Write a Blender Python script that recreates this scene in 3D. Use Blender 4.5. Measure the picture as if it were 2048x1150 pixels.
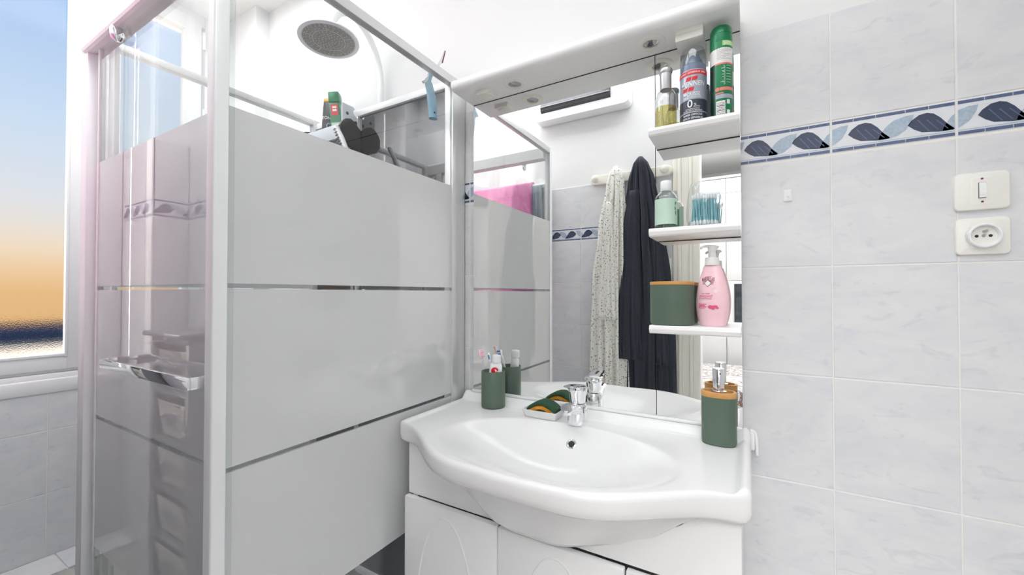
import bpy, bmesh, math, random
from mathutils import Vector, Matrix
random.seed(7)
PI = math.pi
for o in list(bpy.data.objects): bpy.data.objects.remove(o)
SC = bpy.context.scene
COL = SC.collection

# ------------------------------------------------------------------ camera
cam_d = bpy.data.cameras.new('camera'); cam = bpy.data.objects.new('camera', cam_d); COL.objects.link(cam)
cam_d.sensor_width = 36.0; cam_d.lens = 812.3 / 2048 * 36.0; cam_d.clip_start = 0.01; cam_d.clip_end = 400
cam.location = (0, -1.16, 1.24)
cam.rotation_euler = (math.radians(90.764), 0, math.radians(30.087))
SC.camera = cam

# ------------------------------------------------------------------ sky, sun, exposure
SC.view_settings.view_transform = 'Standard'; SC.view_settings.look = 'None'
SC.view_settings.gamma = 1.0; SC.view_settings.use_curve_mapping = False
SC.view_settings.exposure = 0.36
CEIL_FILL = 4.3          # radiance of the unseen ceiling panels added to brighten the bathroom
SHOWER_FILL = 7.0  # added panel before the window, lifts the niche
BED_FILL = 5.6  # added bedroom panel, sends fill through the doorway
SUN_POWER = 20.0
w = bpy.data.worlds.new('sky'); SC.world = w; w.use_nodes = True
nt = w.node_tree; nt.nodes.clear()
tc = nt.nodes.new('ShaderNodeTexCoord'); sx = nt.nodes.new('ShaderNodeSeparateXYZ'); mr = nt.nodes.new('ShaderNodeMapRange')
cr = nt.nodes.new('ShaderNodeValToRGB'); bg = nt.nodes.new('ShaderNodeBackground'); wo = nt.nodes.new('ShaderNodeOutputWorld')
nt.links.new(tc.outputs['Generated'], sx.inputs[0]); nt.links.new(sx.outputs['Z'], mr.inputs['Value'])
mr.inputs['From Min'].default_value = -0.2; mr.inputs['From Max'].default_value = 1.0
nt.links.new(mr.outputs[0], cr.inputs['Fac']); nt.links.new(cr.outputs[0], bg.inputs['Color']); nt.links.new(bg.outputs[0], wo.inputs[0])
def rp(z): return (z + 0.2) / 1.2
el = cr.color_ramp.elements
el[0].position = rp(-0.2); el[0].color = (0.74, 0.43, 0.16, 1)
el[1].position = rp(1.0); el[1].color = (0.26, 0.45, 0.88, 1)
for z, c in ((0.0, (0.86, 0.54, 0.25)), (0.035, (0.94, 0.66, 0.40)), (0.065, (0.95, 0.78, 0.59)), (0.10, (0.88, 0.82, 0.76)), (0.14, (0.80, 0.83, 0.88)), (0.25, (0.64, 0.79, 0.98)), (0.45, (0.38, 0.58, 0.93))):
    e = el.new(rp(z)); e.color = c + (1,)
bg.inputs['Strength'].default_value = 0.74
sun_d = bpy.data.lights.new('sun', 'SUN'); sun = bpy.data.objects.new('sun', sun_d); COL.objects.link(sun)
sun_d.energy = SUN_POWER; sun_d.angle = math.radians(0.6); sun_d.color = (1.0, 0.95, 0.88)
sun.rotation_euler = Vector((0.80, -0.575, -0.20)).to_track_quat('-Z', 'Y').to_euler()
sun.location = (-8, 4, 5)
try:
    SC.cycles.max_bounces = 14; SC.cycles.diffuse_bounces = 6; SC.cycles.glossy_bounces = 8
    SC.cycles.transmission_bounces = 10; SC.cycles.transparent_max_bounces = 24
except Exception: pass

# ------------------------------------------------------------------ materials
def s2l(c):
    return tuple((x / 12.92 if x <= 0.04045 else ((x + 0.055) / 1.055) ** 2.4) for x in [v / 255 for v in c])
MATS = {}
def nmat(name):
    m = bpy.data.materials.new(name); m.use_nodes = True; MATS[name] = m
    return m, m.node_tree.nodes, m.node_tree.links, m.node_tree.nodes['Principled BSDF']
def mat(name, col, rough=0.5, metal=0.0, var=0.03, scale=40.0, bump=0.0, coat=0.0, spec=0.5, emit=None, es=0.0, sheen=0.0):
    """principled with a light procedural colour variation (and optional fine relief)"""
    m, N, L, b = nmat(name)
    b.inputs['Roughness'].default_value = rough; b.inputs['Metallic'].default_value = metal
    b.inputs['Coat Weight'].default_value = coat; b.inputs['Coat Roughness'].default_value = 0.02
    b.inputs['Specular IOR Level'].default_value = spec; b.inputs['Sheen Weight'].default_value = sheen
    t = N.new('ShaderNodeTexCoord'); n = N.new('ShaderNodeTexNoise'); n.inputs['Scale'].default_value = scale; n.inputs['Detail'].default_value = 4
    L.new(t.outputs['Object'], n.inputs['Vector'])
    mx = N.new('ShaderNodeMix'); mx.data_type = 'RGBA'
    mx.inputs['A'].default_value = tuple(max(0, c * (1 - var)) for c in col) + (1,)
    mx.inputs['B'].default_value = tuple(min(1, c * (1 + var)) for c in col) + (1,)
    L.new(n.outputs['Fac'], mx.inputs['Factor']); L.new(mx.outputs['Result'], b.inputs['Base Color'])
    if bump:
        bp = N.new('ShaderNodeBump'); bp.inputs['Strength'].default_value = bump; bp.inputs['Distance'].default_value = 0.002
        L.new(n.outputs['Fac'], bp.inputs['Height']); L.new(bp.outputs[0], b.inputs['Normal'])
    if emit:
        b.inputs['Emission Color'].default_value = emit + (1,); b.inputs['Emission Strength'].default_value = es
    return m
WHITE = (0.80, 0.80, 0.80)
mat('paint', WHITE, 0.7, var=0.01, scale=8)
mat('ceiling_paint', (0.90, 0.90, 0.89), 0.8, var=0.008, scale=6)
mat('grout', (0.84, 0.83, 0.79), 0.85, var=0.06, scale=60)
mat('lacquer', (0.90, 0.90, 0.90), 0.28, var=0.008, scale=6, spec=0.4)
mat('cream_plastic', (0.86, 0.85, 0.80), 0.3, var=0.01, scale=10)
mat('cream_wood', (0.84, 0.81, 0.73), 0.45, var=0.03, scale=20)
mat('porcelain', (0.82, 0.82, 0.82), 0.20, var=0.004, scale=5, spec=0.45)
mat('pvc', (0.80, 0.80, 0.81), 0.25, var=0.008, scale=8)
mat('alu', (0.78, 0.78, 0.78), 0.38, metal=0.55, var=0.02, scale=30)
mat('alu_light', (0.91, 0.92, 0.93), 0.40, metal=0.15, var=0.01, scale=30)
mat('chrome', (0.86, 0.87, 0.89), 0.06, metal=1.0, var=0.005)
mat('dark_metal', (0.10, 0.10, 0.11), 0.35, metal=0.5)
mat('black_plastic', (0.018, 0.018, 0.021), 0.35, var=0.1)
mat('hole_black', (0.012, 0.012, 0.012), 0.6)  # flat black standing in for the shade inside small holes
mat('seam', (0.05, 0.035, 0.03), 0.8, var=0.4, scale=300)
mat('grey_plastic', (0.62, 0.65, 0.70), 0.3, var=0.02)
mat('tray', (0.55, 0.56, 0.58), 0.35, var=0.03)
mat('floor_tile', (0.80, 0.81, 0.82), 0.4, var=0.05, scale=12)
mat('wood_floor', (0.42, 0.27, 0.16), 0.45, var=0.2, scale=9)
mat('sage', s2l((88, 106, 92)), 0.42, var=0.05, scale=220, bump=0.05)
mat('bamboo', s2l((204, 152, 88)), 0.45, var=0.16, scale=60)
mat('tower_grey', (0.20, 0.20, 0.22), 0.4, var=0.06)
mat('pink_towel', (0.74, 0.24, 0.47), 0.95, var=0.18, scale=120, bump=0.6, sheen=0.3)
mat('navy', (0.030, 0.036, 0.050), 0.95, var=0.35, scale=90, bump=0.5, sheen=0.15)
mat('white_plastic', (0.86, 0.87, 0.88), 0.3, var=0.01)
mat('silver_cap', (0.62, 0.62, 0.64), 0.3, metal=0.7, var=0.02)
mat('steel_face', (0.36, 0.35, 0.33), 0.42, metal=0.6, var=0.25, scale=60)
mat('nozzle', (0.62, 0.60, 0.56), 0.6)
mat('mousse_grey', s2l((166, 174, 188)), 0.3, metal=0.25, var=0.03)
mat('mousse_dark', s2l((112, 124, 144)), 0.3, metal=0.2, var=0.04)
mat('print_navy', s2l((50, 58, 74)), 0.4, var=0.05)
mat('print_red', (0.72, 0.012, 0.03), 0.4, var=0.03)
mat('print_white', (0.85, 0.85, 0.85), 0.4, var=0.01)
mat('print_grey', (0.35, 0.36, 0.38), 0.5)
mat('print_maroon', (0.20, 0.03, 0.07), 0.5)
mat('print_pink', (0.78, 0.10, 0.26), 0.5)
mat('print_pale', (0.90, 0.70, 0.74), 0.5)
mat('can_green', s2l((18, 122, 78)), 0.3, var=0.05, metal=0.15)
mat('can_dark_green', s2l((10, 54, 40)), 0.3, var=0.05, metal=0.15)
mat('can_white', (0.80, 0.78, 0.77), 0.35, var=0.02)
mat('print_salmon', (0.82, 0.22, 0.18), 0.4)
mat('lime', (0.42, 0.70, 0.20), 0.4)
mat('pump_white', (0.88, 0.88, 0.87), 0.3, var=0.01)
mat('pink_bottle', s2l((245, 204, 212)), 0.3, var=0.02, scale=15)
mat('mint_label', s2l((196, 222, 204)), 0.4, var=0.05, scale=12)
mat('leaf_green', (0.10, 0.28, 0.08), 0.5, var=0.2)
mat('swab_blue', s2l((142, 198, 208)), 0.4, var=0.08)
mat('cotton', (0.90, 0.90, 0.90), 0.95, var=0.02)
mat('sponge_green', s2l((42, 76, 54)), 0.95, var=0.35, scale=400, bump=1.0)
mat('sponge_ochre', s2l((205, 140, 40)), 0.95, var=0.2, scale=300, bump=0.8)
mat('brush_pink', s2l((238, 196, 206)), 0.3)
mat('brush_blue', s2l((40, 130, 215)), 0.35)
mat('bristle', (0.75, 0.80, 0.88), 0.8, var=0.2, scale=300)
mat('sky_blue', s2l((150, 190, 215)), 0.3, var=0.03)
mat('shampoo_green', s2l((44, 122, 84)), 0.3, var=0.05)
mat('shampoo_black', s2l((46, 42, 46)), 0.25, var=0.05)
mat('gold', s2l((214, 164, 80)), 0.35, metal=0.4)
mat('border_white', (0.74, 0.76, 0.80), 0.25, var=0.05, scale=70)
mat('border_navy', s2l((58, 68, 92)), 0.3, var=0.28, scale=160)
mat('border_line', s2l((88, 102, 136)), 0.3, var=0.35, scale=220)
mat('border_pale', s2l((168, 184, 200)), 0.3, var=0.30, scale=240)
mat('ground_sand', (0.40, 0.30, 0.19), 0.9, var=0.3, scale=0.5)
mat('slate', (0.030, 0.045, 0.085), 0.8, var=0.2, scale=1)
mat('bed_dark', (0.02, 0.025, 0.035), 0.15, coat=1.0)
mat('fill_emitter', (0.9, 0.9, 0.9), 0.6, emit=(0.965, 0.985, 1.0), es=CEIL_FILL)  # glow of the added bathroom fill panels
mat('fill_emitter_shower', (0.9, 0.9, 0.9), 0.6, emit=(0.965, 0.985, 1.0), es=SHOWER_FILL)  # glow of the fill panel added by the window
mat('fill_emitter_bedroom', (0.9, 0.9, 0.9), 0.6, emit=(0.965, 0.985, 1.0), es=BED_FILL)  # glow of the fill panel added in the bedroom
mat('spot_lamp', (0.55, 0.56, 0.58), 0.12, metal=0.8, var=0.3, scale=250)

def m_tile():
    m, N, L, b = nmat('tile_marble'); b.inputs['Roughness'].default_value = 0.30; b.inputs['Specular IOR Level'].default_value = 0.35
    t = N.new('ShaderNodeTexCoord'); oi = N.new('ShaderNodeObjectInfo'); va = N.new('ShaderNodeVectorMath'); va.operation = 'ADD'
    sc = N.new('ShaderNodeMath'); sc.operation = 'MULTIPLY'; sc.inputs[1].default_value = 37.0
    L.new(oi.outputs['Random'], sc.inputs[0]); L.new(t.outputs['Object'], va.inputs[0]); L.new(sc.outputs[0], va.inputs[1])
    mp = N.new('ShaderNodeMapping'); mp.inputs['Rotation'].default_value = (0, 0.6, 0); mp.inputs['Scale'].default_value = (1, 1, 2.1)
    L.new(va.outputs[0], mp.inputs['Vector'])
    n1 = N.new('ShaderNodeTexNoise'); n1.inputs['Scale'].default_value = 9; n1.inputs['Detail'].default_value = 7; n1.inputs['Roughness'].default_value = 0.62; n1.inputs['Distortion'].default_value = 0.5
    n2 = N.new('ShaderNodeTexNoise'); n2.inputs['Scale'].default_value = 16; n2.inputs['Detail'].default_value = 9; n2.inputs['Distortion'].default_value = 1.4
    L.new(mp.outputs[0], n1.inputs['Vector']); L.new(mp.outputs[0], n2.inputs['Vector'])
    r1 = N.new('ShaderNodeValToRGB'); e = r1.color_ramp.elements
    e[0].position = 0.30; e[0].color = (0.665, 0.68, 0.715, 1); e[1].position = 0.62; e[1].color = (0.75, 0.75, 0.755, 1)
    r2 = N.new('ShaderNodeValToRGB'); e = r2.color_ramp.elements
    e[0].position = 0.30; e[0].color = (0.90, 0.91, 0.935, 1); e[1].position = 0.41; e[1].color = (1, 1, 1, 1)
    L.new(n1.outputs['Fac'], r1.inputs[0]); L.new(n2.outputs['Fac'], r2.inputs[0])
    mx = N.new('ShaderNodeMix'); mx.data_type = 'RGBA'; mx.blend_type = 'MULTIPLY'; mx.inputs['Factor'].default_value = 1.0
    L.new(r1.outputs[0], mx.inputs['A']); L.new(r2.outputs[0], mx.inputs['B']); L.new(mx.outputs['Result'], b.inputs['Base Color'])
m_tile()
def sym_fresnel(N, L, ior):
    """same Fresnel reflectance from either side of an unrefracted sheet"""
    fr = N.new('ShaderNodeFresnel'); ge = N.new('ShaderNodeNewGeometry'); mr_ = N.new('ShaderNodeMapRange')
    mr_.inputs['To Min'].default_value = ior; mr_.inputs['To Max'].default_value = 1 / ior
    L.new(ge.outputs['Backfacing'], mr_.inputs['Value']); L.new(mr_.outputs[0], fr.inputs['IOR']); return fr
def m_clear(name, tint, ior=1.5, extra=0.0):
    """thin clear glass sheet: transparent with Fresnel reflection"""
    m, N, L, b = nmat(name); out = N['Material Output']; N.remove(b)
    tr = N.new('ShaderNodeBsdfTransparent'); tr.inputs[0].default_value = tint + (1,)
    gl = N.new('ShaderNodeBsdfGlossy'); gl.inputs['Roughness'].default_value = 0.0
    fr = sym_fresnel(N, L, ior)
    n = N.new('ShaderNodeTexNoise'); n.inputs['Scale'].default_value = 3
    mm = N.new('ShaderNodeMath'); mm.operation = 'MULTIPLY_ADD'; mm.inputs[1].default_value = 0.01; mm.inputs[2].default_value = extra
    ad = N.new('ShaderNodeMath'); ad.operation = 'ADD'; ad.use_clamp = True
    L.new(n.outputs['Fac'], mm.inputs[0]); L.new(mm.outputs[0], ad.inputs[0]); L.new(fr.outputs[0], ad.inputs[1])
    mx = N.new('ShaderNodeMixShader'); L.new(ad.outputs[0], mx.inputs[0]); L.new(tr.outputs[0], mx.inputs[1]); L.new(gl.outputs[0], mx.inputs[2])
    L.new(mx.outputs[0], out.inputs[0])
m_clear('glass_clear', (0.965, 0.975, 0.972))
m_clear('plastic_clear', (0.93, 0.95, 0.955), 1.3, 0.01)
m_clear('plastic_smoke', (0.88, 0.905, 0.94), 1.3, 0.06)
m_clear('bottle_glass', (0.86, 0.875, 0.88), 1.5, 0.03)
m_clear('perfume_liquid', (0.86, 0.80, 0.46), 1.2)
m_clear('mint_liquid', (0.80, 0.92, 0.84), 1.2)
def m_frost():
    m, N, L, b = nmat('glass_frosted'); out = N['Material Output']; N.remove(b)
    df = N.new('ShaderNodeBsdfDiffuse'); tl = N.new('ShaderNodeBsdfTranslucent'); gl = N.new('ShaderNodeBsdfGlossy'); gl.inputs['Roughness'].default_value = 0.0
    n = N.new('ShaderNodeTexNoise'); n.inputs['Scale'].default_value = 260
    mc = N.new('ShaderNodeMix'); mc.data_type = 'RGBA'; mc.inputs['A'].default_value = (0.80, 0.81, 0.815, 1); mc.inputs['B'].default_value = (0.84, 0.845, 0.85, 1)
    L.new(n.outputs['Fac'], mc.inputs['Factor']); L.new(mc.outputs['Result'], df.inputs[0]); tl.inputs[0].default_value = (0.84, 0.85, 0.86, 1)
    m1 = N.new('ShaderNodeMixShader'); m1.inputs[0].default_value = 0.22; L.new(df.outputs[0], m1.inputs[1]); L.new(tl.outputs[0], m1.inputs[2])
    lw = N.new('ShaderNodeLayerWeight'); lw.inputs['Blend'].default_value = 0.5     # silvered film: reflectance climbs with the angle
    pw = N.new('ShaderNodeMath'); pw.operation = 'POWER'; pw.inputs[1].default_value = 2.2; L.new(lw.outputs['Facing'], pw.inputs[0])
    fr = N.new('ShaderNodeMath'); fr.operation = 'MULTIPLY_ADD'; fr.inputs[1].default_value = 0.90; fr.inputs[2].default_value = 0.045; L.new(pw.outputs[0], fr.inputs[0])
    m2 = N.new('ShaderNodeMixShader'); L.new(fr.outputs[0], m2.inputs[0]); L.new(m1.outputs[0], m2.inputs[1]); L.new(gl.outputs[0], m2.inputs[2])
    L.new(m2.outputs[0], out.inputs[0])
m_frost()
def m_window():
    m, N, L, b = nmat('glass_textured'); out = N['Material Output']; N.remove(b)
    rf = N.new('ShaderNodeBsdfRefraction'); rf.inputs['IOR'].default_value = 1.12; rf.inputs['Roughness'].default_value = 0.16; rf.inputs['Color'].default_value = (0.98, 0.98, 0.98, 1)
    tr = N.new('ShaderNodeBsdfTransparent'); gl = N.new('ShaderNodeBsdfGlossy'); gl.inputs['Roughness'].default_value = 0.15
    n = N.new('ShaderNodeTexNoise'); n.inputs['Scale'].default_value = 220; n.inputs['Detail'].default_value = 3
    t = N.new('ShaderNodeTexCoord'); L.new(t.outputs['Object'], n.inputs['Vector'])
    bp = N.new('ShaderNodeBump'); bp.inputs['Strength'].default_value = 0.35; bp.inputs['Distance'].default_value = 0.002
    L.new(n.outputs['Fac'], bp.inputs['Height']); L.new(bp.outputs[0], rf.inputs['Normal'])
    m1 = N.new('ShaderNodeMixShader'); m1.inputs[0].default_value = 0.10; L.new(rf.outputs[0], m1.inputs[1]); L.new(tr.outputs[0], m1.inputs[2])
    m2 = N.new('ShaderNodeMixShader'); m2.inputs[0].default_value = 0.012; L.new(m1.outputs[0], m2.inputs[1]); L.new(gl.outputs[0], m2.inputs[2])
    L.new(m2.outputs[0], out.inputs[0])
m_window()
def m_gloss(name, col, rough):
    m, N, L, b = nmat(name); b.inputs['Metallic'].default_value = 1.0; b.inputs['Roughness'].default_value = rough
    n = N.new('ShaderNodeTexNoise'); n.inputs['Scale'].default_value = 2
    mx = N.new('ShaderNodeMix'); mx.data_type = 'RGBA'; mx.inputs['A'].default_value = tuple(c * 0.99 for c in col) + (1,); mx.inputs['B'].default_value = col + (1,)
    L.new(n.outputs['Fac'], mx.inputs['Factor']); L.new(mx.outputs['Result'], b.inputs['Base Color'])
m_gloss('mirror_silver', (0.955, 0.965, 0.955), 0.0)
m_gloss('dark_glass', (0.20, 0.20, 0.212), 0.03)
def m_floral():
    m, N, L, b = nmat('floral'); b.inputs['Roughness'].default_value = 0.9
    t = N.new('ShaderNodeTexCoord'); prev = None
    base = (0.88, 0.87, 0.82, 1); cur = None
    for i, (sc, th, col) in enumerate(((62, 0.125, (0.16, 0.22, 0.15, 1)), (48, 0.11, (0.50, 0.26, 0.25, 1)), (40, 0.09, (0.58, 0.48, 0.20, 1)), (75, 0.10, (0.22, 0.22, 0.26, 1)))):
        mp = N.new('ShaderNodeMapping'); mp.inputs['Location'].default_value = (i * 3.1, i * 1.7, i); L.new(t.outputs['Object'], mp.inputs['Vector'])
        v = N.new('ShaderNodeTexVoronoi'); v.inputs['Scale'].default_value = sc; L.new(mp.outputs[0], v.inputs['Vector'])
        lt = N.new('ShaderNodeMath'); lt.operation = 'LESS_THAN'; lt.inputs[1].default_value = th * 1.6; L.new(v.outputs['Distance'], lt.inputs[0])
        mx = N.new('ShaderNodeMix'); mx.data_type = 'RGBA'; mx.inputs['B'].default_value = col
        if cur is None: mx.inputs['A'].default_value = base
        else: L.new(cur, mx.inputs['A'])
        L.new(lt.outputs[0], mx.inputs['Factor']); cur = mx.outputs['Result']
    L.new(cur, b.inputs['Base Color'])
m_floral()
def m_zebra():
    m, N, L, b = nmat('bedspread'); b.inputs['Roughness'].default_value = 0.9
    t = N.new('ShaderNodeTexCoord'); n = N.new('ShaderNodeTexNoise'); n.inputs['Scale'].default_value = 9; n.inputs['Detail'].default_value = 2; n.inputs['Distortion'].default_value = 2.2
    mp = N.new('ShaderNodeMapping'); mp.inputs['Scale'].default_value = (1, 2.2, 1); L.new(t.outputs['Object'], mp.inputs[0]); L.new(mp.outputs[0], n.inputs['Vector'])
    r = N.new('ShaderNodeValToRGB'); r.color_ramp.interpolation = 'CONSTANT'; e = r.color_ramp.elements
    e[0].color = (0.60, 0.59, 0.58, 1); e[1].position = 0.47; e[1].color = (0.20, 0.15, 0.14, 1)
    x = e.new(0.56); x.color = (0.62, 0.61, 0.60, 1)
    L.new(n.outputs['Fac'], r.inputs[0]); L.new(r.outputs[0], b.inputs['Base Color'])
m_zebra()
def m_wicker():
    m, N, L, b = nmat('wicker'); b.inputs['Roughness'].default_value = 0.8
    t = N.new('ShaderNodeTexCoord'); wv = N.new('ShaderNodeTexNoise'); wv.inputs['Scale'].default_value = 130
    mp = N.new('ShaderNodeMapping'); mp.inputs['Scale'].default_value = (1, 1, 0.35); L.new(t.outputs['Object'], mp.inputs[0]); L.new(mp.outputs[0], wv.inputs['Vector'])
    r = N.new('ShaderNodeValToRGB'); e = r.color_ramp.elements
    e[0].position = 0.35; e[0].color = (0.34, 0.30, 0.25, 1); e[1].position = 0.65; e[1].color = (0.86, 0.80, 0.70, 1)
    L.new(wv.outputs['Fac'], r.inputs[0]); L.new(r.outputs[0], b.inputs['Base Color'])
m_wicker()

# ------------------------------------------------------------------ mesh helpers
def link(name, me, parent=None, loc=(0, 0, 0), rz=0.0):
    o = bpy.data.objects.new(name, me); COL.objects.link(o); o.location = loc
    if rz: o.rotation_euler = (0, 0, rz)
    if parent is not None: o.parent = parent
    return o
def tag(o, label=None, cat=None, group=None, kind=None):
    if label: o['label'] = label
    if cat: o['category'] = cat
    if group: o['group'] = group
    if kind: o['kind'] = kind
    return o
def thing(name, loc, label=None, cat=None, group=None, kind=None):
    o = bpy.data.objects.new(name, None); COL.objects.link(o); o.location = loc; o.empty_display_size = 0.05
    return tag(o, label, cat, group, kind)
def wpos(o):
    v = Vector(o.location)
    while o.parent is not None: o = o.parent; v = v + Vector(o.location)
    return v
def finish(name, bm, mats, parent=None, smooth=False):
    """world-space bmesh -> object whose origin sits at its bounds' base centre"""
    if isinstance(mats, str): mats = [mats]
    bmesh.ops.recalc_face_normals(bm, faces=bm.faces)
    vs = [v.co for v in bm.verts]
    lo = Vector((min(v.x for v in vs), min(v.y for v in vs), min(v.z for v in vs))); hi = Vector((max(v.x for v in vs), max(v.y for v in vs), max(v.z for v in vs)))
    c = Vector(((lo.x + hi.x) / 2, (lo.y + hi.y) / 2, lo.z))
    bmesh.ops.translate(bm, verts=bm.verts, vec=-c)
    me = bpy.data.meshes.new(name); bm.to_mesh(me); bm.free()
    for m in mats: me.materials.append(MATS[m])
    if smooth:
        for p in me.polygons: p.use_smooth = True
        if smooth != 'all': me.set_sharp_from_angle(angle=math.radians(38))
    loc = c - (wpos(parent) if parent is not None else Vector((0, 0, 0)))
    return link(name, me, parent, loc)
def box(bm, x0, x1, y0, y1, z0, z1, bev=0.0, seg=2, mi=0):
    vs = [bm.verts.new(p) for p in ((x0, y0, z0), (x1, y0, z0), (x1, y1, z0), (x0, y1, z0), (x0, y0, z1), (x1, y0, z1), (x1, y1, z1), (x0, y1, z1))]
    fs = [bm.faces.new([vs[i] for i in q]) for q in ((3, 2, 1, 0), (4, 5, 6, 7), (0, 1, 5, 4), (1, 2, 6, 5), (2, 3, 7, 6), (3, 0, 4, 7))]
    for f in fs: f.material_index = mi
    if bev:
        es = list({e for f in fs for e in f.edges})
        r = bmesh.ops.bevel(bm, geom=es, offset=bev, segments=seg, affect='EDGES', profile=0.5)
        for f in r['faces']: f.material_index = mi
    return vs
def bx(name, x0, x1, y0, y1, z0, z1, m, parent=None, bev=0.0, seg=2):
    bm = bmesh.new(); box(bm, x0, x1, y0, y1, z0, z1, bev, seg)
    return finish(name, bm, m, parent, smooth=bool(bev))
def lathe(bm, c, prof, n=40, sx=1.0, sy=1.0, mis=None, closed=True, expo=2.0):
    """prof: (r, z) from bottom to top about the vertical axis at c; sx, sy squash it, expo>2 squares it"""
    rings = []
    for r, z in prof:
        if r < 1e-6: rings.append([bm.verts.new((c[0], c[1], c[2] + z))]); continue
        ring = []
        for i in range(n):
            a = 2 * PI * i / n; ca, sa = math.cos(a), math.sin(a)
            k = (abs(ca) ** expo + abs(sa) ** expo) ** (-1 / expo) if expo != 2.0 else 1.0
            ring.append(bm.verts.new((c[0] + r * sx * ca * k, c[1] + r * sy * sa * k, c[2] + z)))
        rings.append(ring)
    for j in range(len(rings) - 1):
        A, B = rings[j], rings[j + 1]; mi = mis[j] if mis else 0
        if len(A) == 1 and len(B) == 1: continue
        for i in range(n):
            k = (i + 1) % n
            if len(A) == 1: f = bm.faces.new((A[0], B[i], B[k]))
            elif len(B) == 1: f = bm.faces.new((A[i], A[k], B[0]))
            else: f = bm.faces.new((A[i], A[k], B[k], B[i]))
            f.material_index = mi
    if closed:
        for R_, j in ((rings[0], 0), (rings[-1], -1)):
            if len(R_) > 1:
                f = bm.faces.new(R_); f.material_index = (mis[j] if mis else 0)
    return rings
def lz(name, c, prof, m, parent=None, **k):
    bm = bmesh.new(); lathe(bm, c, prof, **k); return finish(name, bm, m, parent, smooth=True)
def tube(bm, pts, r, n=12, cap=True, flat=1.0, mi=0):
    """sweep a circle (radius number or list) along pts"""
    pts = [Vector(p) for p in pts]; rs = r if isinstance(r, (list, tuple)) else [r] * len(pts)
    t0 = (pts[1] - pts[0]).normalized(); up = Vector((0, 0, 1)) if abs(t0.z) < 0.9 else Vector((1, 0, 0))
    nrm = (up - t0 * up.dot(t0)).normalized(); rings = []
    for i, p in enumerate(pts):
        t = (pts[min(i + 1, len(pts) - 1)] - pts[max(i - 1, 0)]).normalized()
        nrm = (nrm - t * nrm.dot(t)).normalized(); bn = t.cross(nrm)
        rings.append([bm.verts.new(p + (nrm * math.cos(2 * PI * k / n) * flat + bn * math.sin(2 * PI * k / n)) * rs[i]) for k in range(n)])
    for A, B in zip(rings, rings[1:]):
        for k in range(n):
            f = bm.faces.new((A[k], A[(k + 1) % n], B[(k + 1) % n], B[k])); f.material_index = mi
    if cap:
        for R_ in (rings[0], rings[-1]): bm.faces.new(R_).material_index = mi
    return rings
def tb(name, pts, r, m, parent=None, **k):
    bm = bmesh.new(); tube(bm, pts, r, **k); return finish(name, bm, m, parent, smooth=True)
def prism(bm, outline, f0, f1, mi=0):
    """outline: 2D points; f0/f1 map a 2D point to the two end faces"""
    A = [bm.verts.new(f0(*p)) for p in outline]; B = [bm.verts.new(f1(*p)) for p in outline]
    bm.faces.new(A).material_index = mi; bm.faces.new(B).material_index = mi
    for i in range(len(A)):
        j = (i + 1) % len(A); bm.faces.new((A[i], A[j], B[j], B[i])).material_index = mi
def arc(cx, cy, r, a0, a1, n):
    return [(cx + r * math.cos(a0 + (a1 - a0) * i / n), cy + r * math.sin(a0 + (a1 - a0) * i / n)) for i in range(n + 1)]
def bez(p, n=16):
    """Catmull-Rom through points"""
    p = [Vector(q) for q in p]; out = []
    P = [p[0] * 2 - p[1]] + p + [p[-1] * 2 - p[-2]]
    for i in range(1, len(P) - 2):
        for k in range(n):
            t = k / n; a, b, c, d = P[i - 1], P[i], P[i + 1], P[i + 2]
            out.append(0.5 * ((2 * b) + (c - a) * t + (2 * a - 5 * b + 4 * c - d) * t * t + (3 * b - a - 3 * c + d) * t ** 3))
    out.append(p[-1]); return out
def text(name, s, size, place, m, parent, align='CENTER', sx=1.0, shear=0.0):
    """flat lettering; place(u, v) -> world point on the thing's surface"""
    cu = bpy.data.curves.new('lettering', 'FONT'); cu.body = s; cu.size = size; cu.align_x = align; cu.align_y = 'CENTER'; cu.shear = shear
    cu.resolution_u = 3; cu.offset = size * 0.012
    to = bpy.data.objects.new('lettering', cu); COL.objects.link(to)
    bpy.context.view_layer.update()
    me = bpy.data.meshes.new_from_object(to); bpy.data.objects.remove(to); bpy.data.curves.remove(cu)
    bm = bmesh.new(); bm.from_mesh(me); bpy.data.meshes.remove(me)
    bmesh.ops.triangulate(bm, faces=bm.faces)
    for v in bm.verts: v.co = place(v.co.x * sx, v.co.y)
    return finish(name, bm, m, parent)
def patch(bm, u0, u1, v0, v1, place, nu=10, mi=0, shear=0.0):
    R_ = [[bm.verts.new(place(u0 + (u1 - u0) * i / nu + shear * v, v)) for i in range(nu + 1)] for v in (v0, v1)]
    for i in range(nu): bm.faces.new((R_[0][i], R_[0][i + 1], R_[1][i + 1], R_[1][i])).material_index = mi
def cyl_place(cx, cy, r, z0, a0):
    """wrap (u, v) round a vertical cylinder; u = 0 faces direction a0"""
    return lambda u, v: Vector((cx + r * math.cos(a0 + u / r), cy + r * math.sin(a0 + u / r), z0 + v))
CAMXY = (0.0, -1.16)
def face_cam(x, y): return math.atan2(CAMXY[1] - y, CAMXY[0] - x)

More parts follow.
